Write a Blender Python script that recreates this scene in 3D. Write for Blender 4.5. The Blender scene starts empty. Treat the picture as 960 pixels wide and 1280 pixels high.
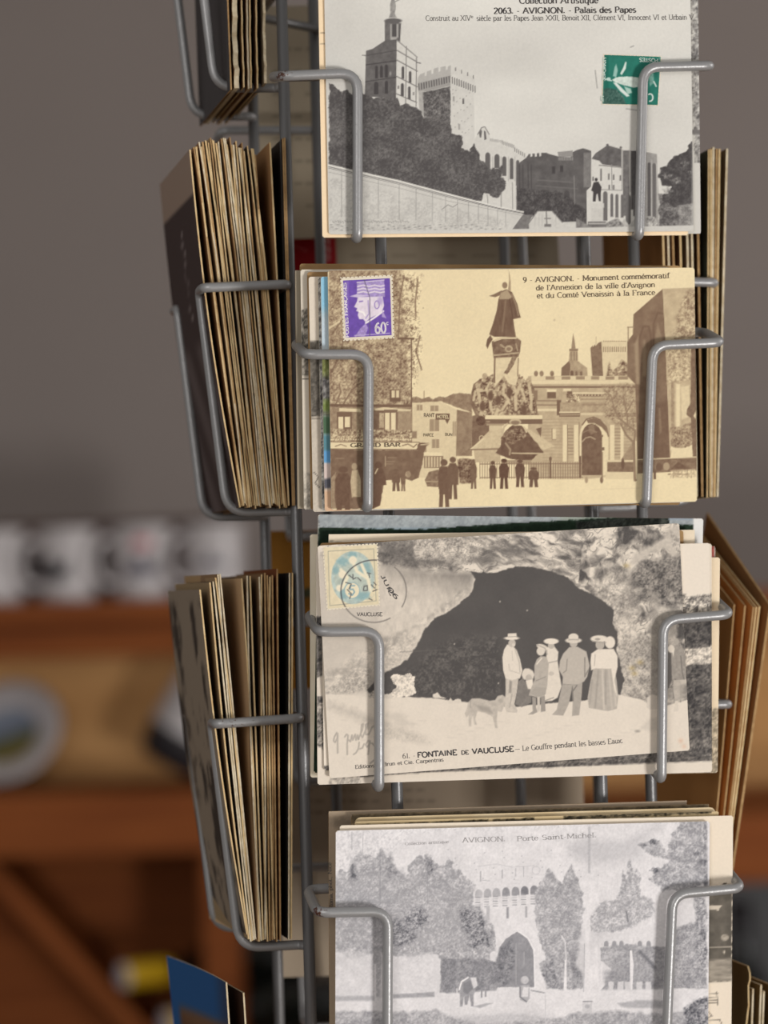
import bpy, bmesh, math, random
import numpy as np
from mathutils import Vector, Matrix

# ------------------------------------------------------------------ camera
SC = bpy.context.scene
IW, IH = 960, 1280
LENS, SENS = 105.0, 36.0
FPX = LENS / SENS * IH
ROLL, PITCH = math.radians(1.7), math.radians(1.4)
_r = Vector((math.cos(ROLL), 0, -math.sin(ROLL)))
_u0 = Vector((math.sin(ROLL), 0, math.cos(ROLL)))
_f0 = Vector((0, 1, 0))
FWD = (_f0 * math.cos(PITCH) + _u0 * math.sin(PITCH)).normalized()
UP = (_u0 * math.cos(PITCH) - _f0 * math.sin(PITCH)).normalized()
RGT = _r
cam_d = bpy.data.cameras.new('camera')
cam = bpy.data.objects.new('camera', cam_d)
SC.collection.objects.link(cam)
cam.matrix_world = Matrix(((RGT.x, UP.x, -FWD.x, 0), (RGT.y, UP.y, -FWD.y, 0), (RGT.z, UP.z, -FWD.z, 0), (0, 0, 0, 1)))
cam_d.sensor_fit = 'VERTICAL'
cam_d.sensor_height = SENS
cam_d.lens = LENS
cam_d.clip_start = 0.05
cam_d.dof.use_dof = True
cam_d.dof.focus_distance = 1.128
cam_d.dof.aperture_fstop = 7.6
SC.camera = cam

# ------------------------------------------------------------------ world, daylight, exposure
W = bpy.data.worlds.new('world')
SC.world = W
W.use_nodes = True
W.node_tree.nodes['Background'].inputs[0].default_value = (1.0, 0.985, 0.965, 1)
W.node_tree.nodes['Background'].inputs[1].default_value = 0.33
def area(name, loc, target, sx, sy, power, col):
    d = bpy.data.lights.new(name, 'AREA')
    d.shape = 'RECTANGLE'; d.size = sx; d.size_y = sy; d.energy = power; d.color = col
    o = bpy.data.objects.new(name, d)
    SC.collection.objects.link(o)
    o.location = loc
    o.rotation_euler = (Vector(target) - Vector(loc)).to_track_quat('-Z', 'Y').to_euler()
    return o
# the open shop door behind and to the right of the camera
area('doorway_daylight', (1.75, -0.80, -0.85), (0.03, 1.15, 0.0), 0.50, 0.60, 48, (1.0, 0.98, 0.955))
# soft fill added at front left to lift the left-facing cards
area('left_fill_light', (-1.0, -1.7, 0.45), (0.0, 1.3, 0.0), 1.3, 1.2, 22, (1.0, 0.975, 0.95))
# fill light added out of view at right, brightens the back wall and shelf
area('right_back_fill_light', (3.3, 2.1, 0.75), (-0.5, 4.3, -0.25), 1.0, 1.2, 36, (1.0, 0.97, 0.95))
SC.view_settings.view_transform = 'Standard'
SC.view_settings.look = 'None'
SC.view_settings.exposure = 0.0
SC.view_settings.gamma = 1.0
SC.view_settings.use_curve_mapping = False

# ------------------------------------------------------------------ helpers
COL = SC.collection
PI = math.pi
rng = random.Random(7)
def ray(px, py):
    return (FWD * FPX + RGT * (px - IW / 2) - UP * (py - IH / 2)).normalized()
def at(px, py, Y):
    d = ray(px, py)
    return d * (Y / d.y)
def hit(px, py, p0, n):
    d = ray(px, py)
    return d * (p0.dot(n) / d.dot(n))
def project(P):                       # P: (...,3) numpy in metres -> traced pixel coordinates
    x = P @ np.array(RGT); y = P @ np.array(UP); z = P @ np.array(FWD)
    return IW / 2 + FPX * x / z, IH / 2 - FPX * y / z
def tag(o, label=None, cat=None, group=None, kind=None):
    if label: o['label'] = label
    if cat: o['category'] = cat
    if group: o['group'] = group
    if kind: o['kind'] = kind
    return o
def link(name, me, mats, parent=None, mw=None):
    o = bpy.data.objects.new(name, me)
    COL.objects.link(o)
    if mats is not None:
        for m in (mats if isinstance(mats, (list, tuple)) else [mats]):
            me.materials.append(m)
    if parent is not None:
        o.parent = parent
    if mw is not None:
        o.matrix_basis = mw
    return o
def empty(name, loc=(0, 0, 0), mw=None):
    o = bpy.data.objects.new(name, None)
    COL.objects.link(o)
    o.empty_display_size = 0.02
    if mw is not None: o.matrix_world = mw
    else: o.location = loc
    return o
def mesh(name, v, f, smooth=False, mi=None):
    me = bpy.data.meshes.new(name)
    me.from_pydata([tuple(p) for p in v], [], f)
    if smooth:
        me.polygons.foreach_set('use_smooth', [True] * len(me.polygons))
    if mi is not None:
        me.polygons.foreach_set('material_index', mi)
    me.update()
    return me
def box_vf(x0, x1, y0, y1, z0, z1):
    v = [(x, y, z) for x in (x0, x1) for y in (y0, y1) for z in (z0, z1)]
    f = [(0, 1, 3, 2), (4, 6, 7, 5), (0, 4, 5, 1), (2, 3, 7, 6), (0, 2, 6, 4), (1, 5, 7, 3)]
    return v, f
def bevel_box(name, dims, mat, parent=None, mw=None, bev=0.004):
    v, f = box_vf(*dims)
    me = mesh(name, v, f)
    bm = bmesh.new(); bm.from_mesh(me)
    bmesh.ops.recalc_face_normals(bm, faces=bm.faces)
    bmesh.ops.bevel(bm, geom=bm.edges[:], offset=bev, segments=2, affect='EDGES')
    bm.to_mesh(me); bm.free()
    return link(name, me, mat, parent, mw)
def lathe(name, prof, n, mat, parent=None, mw=None, smooth=True):
    v, f = [], []
    for r, z in prof:
        for k in range(n):
            a = 2 * PI * k / n
            v.append((r * math.cos(a), r * math.sin(a), z))
    for i in range(len(prof) - 1):
        for k in range(n):
            k2 = (k + 1) % n
            f.append((i * n + k, i * n + k2, (i + 1) * n + k2, (i + 1) * n + k))
    return link(name, mesh(name, v, f, smooth), mat, parent, mw)
def fillet(pts, rad, n=7):
    pts = [Vector(p) for p in pts]
    if not isinstance(rad, (list, tuple)): rad = [rad] * len(pts)
    out = [pts[0]]
    for i in range(1, len(pts) - 1):
        a, b, c = pts[i - 1], pts[i], pts[i + 1]
        d1 = (a - b); d2 = (c - b)
        l1, l2 = d1.length, d2.length
        d1.normalize(); d2.normalize()
        ang = d1.angle(d2)
        if ang > 3.05 or rad[i] <= 0:
            out.append(b); continue
        t = min(rad[i] / math.tan(ang / 2), 0.48 * l1, 0.48 * l2)
        s, e = b + d1 * t, b + d2 * t
        for k in range(n + 1):
            q = k / n
            out.append(s * (1 - q) ** 2 + b * (2 * q * (1 - q)) + e * q * q)
    out.append(pts[-1])
    return out
def tube_vf(pts, r, n=10):
    pts = [Vector(p) for p in pts]
    v, f = [], []
    T = [(pts[min(i + 1, len(pts) - 1)] - pts[max(i - 1, 0)]).normalized() for i in range(len(pts))]
    nrm = T[0].orthogonal().normalized()
    for i, p in enumerate(pts):
        nrm = (nrm - T[i] * nrm.dot(T[i])).normalized()
        bn = T[i].cross(nrm)
        for k in range(n):
            a = 2 * PI * k / n
            v.append(p + nrm * (r * math.cos(a)) + bn * (r * math.sin(a)))
    for i in range(len(pts) - 1):
        for k in range(n):
            k2 = (k + 1) % n
            f.append((i * n + k, i * n + k2, (i + 1) * n + k2, (i + 1) * n + k))
    f.append(tuple(range(n - 1, -1, -1)))
    f.append(tuple((len(pts) - 1) * n + k for k in range(n)))
    return v, f
def set_col(me, cols, name='tint'):           # linear rgb per vertex
    a = me.color_attributes.new(name, 'FLOAT_COLOR', 'POINT')
    c = np.ones((len(me.vertices), 4), np.float32)
    c[:, :3] = cols
    a.data.foreach_set('color', c.ravel())
def lin(c):
    c = np.asarray(c, float)
    return np.where(c <= 0.04045, c / 12.92, ((c + 0.055) / 1.055) ** 2.4)
def rgb(r, g, b):
    return tuple(lin(np.array((r, g, b)) / 255.0)) + (1.0,)

# ------------------------------------------------------------------ materials
def mat_new(name, col=(.5, .5, .5, 1), rough=0.6, spec=0.3, metal=0.0):
    m = bpy.data.materials.new(name)
    m.use_nodes = True
    b = m.node_tree.nodes['Principled BSDF']
    b.inputs['Base Color'].default_value = col
    b.inputs['Roughness'].default_value = rough
    b.inputs['Metallic'].default_value = metal
    b.inputs['Specular IOR Level'].default_value = spec
    return m, m.node_tree, b
def noise_mix(nt, b, c1, c2, scale, vec='Object', stretch=(1, 1, 1), detail=4, lo=.35, hi=.65):
    tc = nt.nodes.new('ShaderNodeTexCoord')
    mp = nt.nodes.new('ShaderNodeMapping'); mp.inputs['Scale'].default_value = stretch
    nz = nt.nodes.new('ShaderNodeTexNoise'); nz.inputs['Scale'].default_value = scale
    nz.inputs['Detail'].default_value = detail
    rp = nt.nodes.new('ShaderNodeValToRGB')
    rp.color_ramp.elements[0].position = lo; rp.color_ramp.elements[0].color = c1
    rp.color_ramp.elements[1].position = hi; rp.color_ramp.elements[1].color = c2
    nt.links.new(tc.outputs[vec], mp.inputs['Vector'])
    nt.links.new(mp.outputs['Vector'], nz.inputs['Vector'])
    nt.links.new(nz.outputs['Fac'], rp.inputs['Fac'])
    nt.links.new(rp.outputs['Color'], b.inputs['Base Color'])
    return nz, rp
def mat_noise(name, c1, c2, scale, rough=.6, spec=.3, stretch=(1, 1, 1), bump=0.0, metal=0.0, lo=.35, hi=.65):
    m, nt, b = mat_new(name, c1, rough, spec, metal)
    nz, rp = noise_mix(nt, b, c1, c2, scale, stretch=stretch, lo=lo, hi=hi)
    if bump:
        bp = nt.nodes.new('ShaderNodeBump'); bp.inputs['Strength'].default_value = bump
        bp.inputs['Distance'].default_value = 0.002
        nt.links.new(nz.outputs['Fac'], bp.inputs['Height'])
        nt.links.new(bp.outputs['Normal'], b.inputs['Normal'])
    return m
def mat_tint(name, rough=.75, spec=.08, grain=0.05, gscale=900):
    """printed paper: ink colour from the surface's own print layer, with paper grain"""
    m, nt, b = mat_new(name, rough=rough, spec=spec)
    at_ = nt.nodes.new('ShaderNodeAttribute'); at_.attribute_name = 'tint'
    tc = nt.nodes.new('ShaderNodeTexCoord')
    nz = nt.nodes.new('ShaderNodeTexNoise'); nz.inputs['Scale'].default_value = gscale
    mr = nt.nodes.new('ShaderNodeMapRange')
    mr.inputs['To Min'].default_value = 1 - grain; mr.inputs['To Max'].default_value = 1 + grain
    mx = nt.nodes.new('ShaderNodeMix'); mx.data_type = 'RGBA'; mx.blend_type = 'MULTIPLY'
    mx.inputs['Factor'].default_value = 1.0
    nt.links.new(tc.outputs['Object'], nz.inputs['Vector'])
    nt.links.new(nz.outputs['Fac'], mr.inputs['Value'])
    nt.links.new(at_.outputs['Color'], mx.inputs['A'])
    nt.links.new(mr.outputs['Result'], mx.inputs['B'])
    nt.links.new(mx.outputs['Result'], b.inputs['Base Color'])
    return m
M_PRINT = mat_tint('printed_paper')
M_PAPER = mat_noise('aged_card', rgb(205, 182, 142), rgb(222, 202, 166), 60, .8, .15)
M_PAPER2 = mat_noise('brown_card', rgb(150, 118, 80), rgb(172, 140, 98), 60, .8, .15)
M_PAPER3 = mat_noise('pale_card', rgb(222, 210, 186), rgb(232, 222, 202), 60, .8, .15)
M_INK = mat_noise('printing_ink', rgb(92, 88, 86), rgb(104, 100, 97), 300, .7, .1)
M_SEPIA = mat_noise('sepia_ink', rgb(112, 98, 80), rgb(126, 110, 92), 300, .7, .1)
M_FAINT = mat_noise('faded_ink', rgb(158, 154, 154), rgb(180, 176, 176), 700, .7, .1)
M_BLACK = mat_noise('black_ink', rgb(76, 72, 72), rgb(90, 86, 84), 300, .7, .1)
M_WIRE = None
def make_wire(name='grey_enamel_wire', g=148):
    m, nt, b = mat_new(name, rgb(150, 149, 149), .36, .5, .30)
    a = nt.nodes.new('ShaderNodeAttribute'); a.attribute_name = 'tint'
    tc = nt.nodes.new('ShaderNodeTexCoord')
    nz = nt.nodes.new('ShaderNodeTexNoise'); nz.inputs['Scale'].default_value = 900; nz.inputs['Detail'].default_value = 3
    ad = nt.nodes.new('ShaderNodeMath'); ad.operation = 'ADD'
    sx = nt.nodes.new('ShaderNodeSeparateColor')
    nt.links.new(a.outputs['Color'], sx.inputs['Color'])
    nt.links.new(tc.outputs['Object'], nz.inputs['Vector'])
    nt.links.new(sx.outputs['Red'], ad.inputs[0]); nt.links.new(nz.outputs['Fac'], ad.inputs[1])
    rp = nt.nodes.new('ShaderNodeValToRGB')
    rp.color_ramp.elements[0].position = .72; rp.color_ramp.elements[0].color = rgb(g, g - 1, g - 1)
    rp.color_ramp.elements[1].position = .82; rp.color_ramp.elements[1].color = rgb(84, 52, 40)
    mr = nt.nodes.new('ShaderNodeMapRange'); mr.inputs['To Min'].default_value = .30; mr.inputs['To Max'].default_value = .44
    nt.links.new(ad.outputs[0], rp.inputs['Fac'])
    nt.links.new(rp.outputs['Color'], b.inputs['Base Color'])
    nt.links.new(nz.outputs['Fac'], mr.inputs['Value'])
    nt.links.new(mr.outputs['Result'], b.inputs['Roughness'])
    bp = nt.nodes.new('ShaderNodeBump'); bp.inputs['Strength'].default_value = .15; bp.inputs['Distance'].default_value = .0004
    nt.links.new(nz.outputs['Fac'], bp.inputs['Height']); nt.links.new(bp.outputs['Normal'], b.inputs['Normal'])
    return m
M_WIRE = make_wire()
M_ROD_SHADED = make_wire('shaded_grey_enamel_rod', 108)  # same wire enamel, darkened to put the shade behind the cards into its colour

# ------------------------------------------------------------------ rack frame of reference
TH = math.radians(11.0)
U = Vector((math.cos(TH), math.sin(TH), 0))
V = Vector((-math.sin(TH), math.cos(TH), 0))
Z = Vector((0, 0, 1))
F0 = at(632, 610, 1.130)
C0 = F0 + V * 0.092
def loc(u, v, z):
    return C0 + U * u + V * v + Z * z
def hv(px, py, v):                    # pixel measured on the plane at depth v of the rack -> (u, z)
    P = hit(px, py, loc(0, v, 0), V) - C0
    return P.dot(U), P.z
FLOOR = -1.36

# ------------------------------------------------------------------ the room
M_WALL = mat_noise('grey_plaster', rgb(146, 136, 131), rgb(152, 142, 137), 1.6, .9, .1, lo=.3, hi=.7)
M_FLOOR = mat_noise('floor_tile', rgb(120, 100, 84), rgb(140, 118, 98), 6, .6, .3)
M_CEIL = mat_noise('ceiling_paint', rgb(170, 166, 160), rgb(176, 172, 166), 3, .9, .1)
def slab(name, dims, m):
    v, f = box_vf(*dims)
    o = link(name, mesh(name, v, f), m)
    tag(o, kind='structure')
    return o
slab('wall_back', (-3.2, 4.4, 4.75, 4.9, FLOOR, 1.7), M_WALL)
slab('wall_left', (-3.35, -3.2, 2.2, 4.9, FLOOR, 1.7), M_WALL)
slab('floor', (-3.35, 4.4, -1.5, 4.9, FLOOR - .1, FLOOR), M_FLOOR)
slab('ceiling', (-3.35, 4.4, 1.6, 4.9, 1.7, 1.8), M_CEIL)

# ------------------------------------------------------------------ the postcard rack
RACK = empty('postcard_rack', (C0.x, C0.y, FLOOR))
tag(RACK, 'grey enamelled wire spinner rack holding all the postcards', 'postcard rack')
MI_R = Matrix.Translation((-C0.x, -C0.y, -FLOOR))
CHIPS = [hv(352, 93, -.092), hv(277, 362, -.049), hv(285, 906, -.049), hv(397, 1141, -.092)]
CHIPP = [loc(CHIPS[0][0], -.092, CHIPS[0][1]), loc(CHIPS[1][0], -.049, CHIPS[1][1]),
         loc(CHIPS[2][0], -.049, CHIPS[2][1]), loc(CHIPS[3][0], -.092, CHIPS[3][1])]
def wire(name, pts, r, parent, n=10, m=None):
    v, f = tube_vf(pts, r, n)
    me = mesh(name, [MI_R @ p for p in v], f, True)
    c = np.zeros((len(v), 3))
    for i, p in enumerate(v):
        c[i, :] = max([0.0] + [0.42 * max(0, 1 - (p - q).length / .0045) for q in CHIPP])
    set_col(me, c)
    return link(name, me, m or M_WIRE, parent)
RODR = .0023
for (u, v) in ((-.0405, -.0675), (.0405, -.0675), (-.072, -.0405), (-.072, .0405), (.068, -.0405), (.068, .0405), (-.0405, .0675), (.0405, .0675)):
    wire('upright_rod', [loc(u, v, .335), loc(u, v, 0), loc(u, v, -.72)], RODR, RACK, 12, M_ROD_SHADED)
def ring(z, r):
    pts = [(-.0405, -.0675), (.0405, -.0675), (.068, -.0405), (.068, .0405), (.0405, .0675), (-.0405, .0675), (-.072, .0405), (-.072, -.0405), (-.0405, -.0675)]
    wire('ring_bar', [loc(a * .965, b * .965, z) for a, b in pts], r, RACK, 8, M_ROD_SHADED)
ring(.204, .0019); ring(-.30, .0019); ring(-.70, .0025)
wire('centre_pole', [loc(0, 0, -.70), loc(0, 0, -.9), loc(0, 0, FLOOR - C0.z + .02)], .012, RACK, 16)
lathe('base_disc', [(0.0, .0), (.21, .0), (.215, .004), (.21, .009), (.05, .018), (.02, .03), (0.0, .03)], 40, M_WIRE, RACK, Matrix.Identity(4))
set_col(RACK.children[-1].data, np.zeros((len(RACK.children[-1].data.vertices), 3)))

ROWS = [  # per row: left tip bend corner bottom / right bottom corner tip (pixels on the pocket's front plane)
    ((352, 95), (447, 91), (447, 300), (799, 297), (804, 84), (890, 82)),
    ((381, 443), (461, 443), (460, 637), (808, 632), (816, 432), (902, 428)),
    ((398, 790), (474, 789), (474, 987), (827, 976), (829, 775), (913, 768)),
    ((397, 1141), (485, 1139), (484, 1338), (832, 1320), (841, 1118), (927, 1110)),
]
WR = .00195
VF, VB = -.092, -.0875
HOOKZ = []
for k, (lb, lc, lo_, ro, rc, rb) in enumerate(ROWS):
    def pf(p, v):
        u, z = hv(p[0], p[1], v)
        return loc(u, v, z)
    lb, lc, rc, rb = pf(lb, VF), pf(lc, VF), pf(rc, VF), pf(rb, VF)
    lo_, ro = pf(lo_, VB), pf(ro, VB)
    HOOKZ.append(((lc.z + rc.z) / 2 - C0.z))
    back = .0225
    up = [.0035, .006, .0065, .0065][k]
    lt, rt = lb + V * back + Z * up, rb + V * back + Z * up
    lr, rr = lo_ + V * .0165, ro + V * .0165
    ul = (lo_ - C0).dot(U); ur = (ro - C0).dot(U)
    pts = [lr + U * .004, lr, lo_, lc, lb, lt, rt, rb, rc, ro, rr, rr - U * .004]
    pts[0] = lr + U * (-.0405 - ul) + Z * .009; pts[-1] = rr + U * (.0405 - ur) + Z * .009
    pts[1] = lr + Z * .006; pts[-2] = rr + Z * .006
    wire('wire_pocket', fillet(pts, [0, .004, .0028, .0068, .0048, .0048, .0048, .0048, .0068, .0028, .004, 0]), WR, RACK, 12)
# back pockets, one behind each front pocket
for k in range(4):
    z = HOOKZ[k] - .004
    pts = []
    for s in (-1, 1):
        q = [loc(s * .0405, .0675, z - .062), loc(s * .054, .0675, z - .062), loc(s * .054, .0877, z - .062), loc(s * .054, .092, z), loc(s * .082, .092, z), loc(s * .082, .0690, z + .006)]
        pts += q if s < 0 else q[::-1]
    wire('wire_pocket', fillet(pts, .005), WR, RACK, 8)
# tall side pockets
zt2 = hv(310, 359, -.049)[1]; zb2 = hv(325, 640, -.035)[1]
zt3 = hv(320, 903, -.049)[1]; zb3 = hv(335, 1183, -.035)[1]
PIT = (zt2 - zt3 + zb2 - zb3) / 2
ZT = [zt2 + PIT, zt2, zt3, zt3 - PIT]
ZB = [zb2 + PIT, zb2, zb3, zb3 - PIT]
ZB[0] = hv(320, 110, -.035)[1]
for s, face in ((-1, .072), (1, .068)):
    for k in range(4):
        ot, ob = face + (.035 if s < 0 else .031), face + (.0265 if s < 0 else .024)
        q = []
        for t in (-1, 1):
            p = [loc(s * face, t * .0405, ZB[k]), loc(s * (face + .002), t * .035, ZB[k]), loc(s * ob, t * .035, ZB[k]), loc(s * ot, t * .035, ZT[k]),
                 loc(s * ot, t * .049, ZT[k]), loc(s * (face + .002), t * .049, ZT[k] + .001)]
            q += p if t < 0 else p[::-1]
        wire('wire_pocket', fillet(q, [0, .003, .0095, .0035, .003, .004, .004, .003, .0035, .0095, .003, 0]), WR * .97, RACK, 10)

# ------------------------------------------------------------------ print drawing tools
def vnoise(x, y, seed=0):
    xi = np.floor(x).astype(np.int64); yi = np.floor(y).astype(np.int64)
    fx = x - xi; fy = y - yi
    fx = fx * fx * (3 - 2 * fx); fy = fy * fy * (3 - 2 * fy)
    def h(a, b):
        n = (a * 374761393 + b * 668265263 + seed * 982451653) & 0x7fffffff
        n = ((n ^ (n >> 13)) * 1274126177) & 0x7fffffff
        n = n ^ (n >> 16)
        return (n & 0xffff) / 65535.0
    a = h(xi, yi); b = h(xi + 1, yi); c = h(xi, yi + 1); d = h(xi + 1, yi + 1)
    return (a * (1 - fx) + b * fx) * (1 - fy) + (c * (1 - fx) + d * fx) * fy
def fbm(x, y, s, seed=0, o=3, sx=1., sy=1.):
    t = 0; amp = 1; tot = 0
    for k in range(o):
        t = t + amp * vnoise(x * sx / s * 2 ** k + 17.3 * k, y * sy / s * 2 ** k + 5.1 * k, seed + k)
        tot += amp; amp *= .55
    return t / tot
def sst(a, b, x):
    t = np.clip((x - a) / (b - a), 0, 1)
    return t * t * (3 - 2 * t)
def seg_d(X, Y, a, b):
    dx, dy = b[0] - a[0], b[1] - a[1]
    L = dx * dx + dy * dy + 1e-9
    t = np.clip(((X - a[0]) * dx + (Y - a[1]) * dy) / L, 0, 1)
    return np.hypot(X - a[0] - t * dx, Y - a[1] - t * dy)
def poly_sd(X, Y, pts):
    d = np.full(X.shape, 1e9); ins = np.zeros(X.shape, bool)
    n = len(pts)
    for i in range(n):
        a, b = pts[i], pts[(i + 1) % n]
        d = np.minimum(d, seg_d(X, Y, a, b))
        if a[1] != b[1]:
            c = ((a[1] > Y) != (b[1] > Y)) & (X < (b[0] - a[0]) * (Y - a[1]) / (b[1] - a[1]) + a[0])
            ins ^= c
    return np.where(ins, -d, d)
class Pic:
    def __init__(s, X, Y, dark, light, base=1.0):
        s.X, s.Y = X, Y
        s.dark = np.array(dark) / 255.; s.light = np.array(light) / 255.
        s.c = np.zeros(X.shape + (3,))
        s.c[:] = s.tone(base)
        s.sd = 0
    def tone(s, g):
        if isinstance(g, tuple): return np.array(g) / 255.
        g = np.asarray(g)[..., None]
        return s.dark + (s.light - s.dark) * g
    def sub(s, x0, y0, x1, y1):
        m = (s.X >= x0) & (s.X <= x1) & (s.Y >= y0) & (s.Y <= y1)
        r = np.where(m.any(1))[0]; c = np.where(m.any(0))[0]
        if len(r) == 0: return None
        return slice(r[0], r[-1] + 1), slice(c[0], c[-1] + 1)
    def put(s, sl, m, col):
        m = m[..., None]
        s.c[sl] = s.c[sl] * (1 - m) + col * m
    def shade(s, X, Y, g, grain, gs, sx=1., sy=1.):
        s.sd += 1
        if isinstance(g, tuple):
            col = np.broadcast_to(np.array(g) / 255., X.shape + (3,))
            if grain: col = col * (1 + grain * 2 * (fbm(X, Y, gs, s.sd, 3, sx, sy) - .5))[..., None]
            return np.clip(col, 0, 1)
        gg = np.full(X.shape, float(g))
        if grain: gg = gg + grain * 2 * (fbm(X, Y, gs, s.sd, 3, sx, sy) - .5)
        return s.tone(np.clip(gg, -.05, 1.05))
    def poly(s, pts, g, a=1., e=1., rough=0, rs=5, grain=0, gs=3, sx=1., sy=1.):
        p = np.array(pts, float); k = rough + e + 2
        sl = s.sub(p[:, 0].min() - k, p[:, 1].min() - k, p[:, 0].max() + k, p[:, 1].max() + k)
        if sl is None: return
        X, Y = s.X[sl], s.Y[sl]
        sd = poly_sd(X, Y, pts)
        if rough: sd = sd + rough * 2 * (fbm(X, Y, rs, s.sd + 77, 3) - .5)
        s.put(sl, np.clip(.5 - sd / e, 0, 1) * a, s.shade(X, Y, g, grain, gs, sx, sy))
    def rect(s, x0, y0, x1, y1, g, **k):
        s.poly([(x0, y0), (x1, y0), (x1, y1), (x0, y1)], g, **k)
    def ell(s, cx, cy, rx, ry, g, a=1., e=1., rot=0, rough=0, rs=4, grain=0, gs=3):
        R = max(rx, ry) + e + rough + 2
        sl = s.sub(cx - R, cy - R, cx + R, cy + R)
        if sl is None: return
        X, Y = s.X[sl], s.Y[sl]
        c, n = math.cos(rot), math.sin(rot)
        x = (X - cx) * c + (Y - cy) * n; y = -(X - cx) * n + (Y - cy) * c
        sd = (np.hypot(x / rx, y / ry) - 1) * min(rx, ry)
        if rough: sd = sd + rough * 2 * (fbm(X, Y, rs, s.sd + 77, 3) - .5)
        s.put(sl, np.clip(.5 - sd / e, 0, 1) * a, s.shade(X, Y, g, grain, gs))
    def line(s, pts, w, g, a=1., e=.8):
        p = np.array(pts, float); k = w + e + 1
        sl = s.sub(p[:, 0].min() - k, p[:, 1].min() - k, p[:, 0].max() + k, p[:, 1].max() + k)
        if sl is None: return
        X, Y = s.X[sl], s.Y[sl]
        d = np.full(X.shape, 1e9)
        for i in range(len(pts) - 1): d = np.minimum(d, seg_d(X, Y, pts[i], pts[i + 1]))
        m = np.clip(.5 - (d - w / 2) / e, 0, 1) * a
        s.put(sl, m, s.tone(g) if not isinstance(g, tuple) else np.array(g) / 255.)
    def leaves(s, pts, lo, hi, rough=5, rs=8, gs=5, fine=2.0, e=2.0, a=1., thr=.5, k=.12):
        """mottled foliage or rock: tones lo..hi switched by fine noise"""
        p = np.array(pts, float); kk = rough + 3
        sl = s.sub(p[:, 0].min() - kk, p[:, 1].min() - kk, p[:, 0].max() + kk, p[:, 1].max() + kk)
        if sl is None: return
        X, Y = s.X[sl], s.Y[sl]; s.sd += 1
        sd = poly_sd(X, Y, pts) + rough * 2 * (fbm(X, Y, rs, s.sd, 4) - .5)
        f2 = max(1.1, fine * .62)
        n = .42 * fbm(X, Y, gs, s.sd + 31, 3) + .33 * vnoise(X / f2, Y / f2, s.sd + 91) + .25 * vnoise(X / f2 * .55 + 9, Y / f2 * .55, s.sd + 57)
        g = lo + (hi - lo) * np.clip((n - thr) / (2.9 * k) + .5, -.15, 1.1)
        s.put(sl, np.clip(.5 - sd / e, 0, 1) * a, s.tone(g))
    def rock(s, pts, lo, hi, gs=6, sx=1., sy=1., rough=2, e=2., a=1., warp=3, rot=0.):
        """rock face: stretched light and dark facets split by thin dark cracks"""
        p = np.array(pts, float); kk = rough + e + 3
        sl = s.sub(p[:, 0].min() - kk, p[:, 1].min() - kk, p[:, 0].max() + kk, p[:, 1].max() + kk)
        if sl is None: return
        X, Y = s.X[sl], s.Y[sl]; s.sd += 1
        sd = poly_sd(X, Y, pts) + rough * 2 * (fbm(X, Y, 7, s.sd, 3) - .5)
        c, n_ = math.cos(rot), math.sin(rot)
        x, y = X * c + Y * n_, -X * n_ + Y * c
        wx = x + warp * (vnoise(X / 9, Y / 9, s.sd + 3) - .5) * 2; wy = y + warp * (vnoise(X / 9, Y / 9, s.sd + 4) - .5) * 2
        base = fbm(wx, wy, gs, s.sd + 5, 4, sx, sy)
        crack = sst(.0, .055, np.abs(fbm(wx, wy, gs * .8, s.sd + 15, 3, sx, sy) - .5))
        big = fbm(X, Y, 34, s.sd + 9, 2)
        t = np.clip((base - .5) * 2.6 + .58 + 1.1 * (big - .5), 0, 1) * (.45 + .55 * crack) + .12 * (vnoise(X / 1.3, Y / 1.3, s.sd + 8) - .5)
        s.put(sl, np.clip(.5 - sd / e, 0, 1) * a, s.tone(lo + (hi - lo) * np.clip(t, -.05, 1.05)))
    def soft(s, cx, cy, rx, ry, g, a=.5, rot=0):
        c, n = math.cos(rot), math.sin(rot)
        x = (s.X - cx) * c + (s.Y - cy) * n; y = -(s.X - cx) * n + (s.Y - cy) * c
        m = np.exp(-((x / rx) ** 2 + (y / ry) ** 2)) * a
        s.c = s.c * (1 - m[..., None]) + s.tone(g) * m[..., None]
    def grain_all(s, amp, sc=2.0, seed=5):
        n = fbm(s.X, s.Y, sc, seed, 2) - .5 + .6 * (fbm(s.X, s.Y, 30, seed + 3, 3) - .5)
        s.c = np.clip(s.c * (1 + amp * 2 * n)[..., None], 0, 1)

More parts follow.
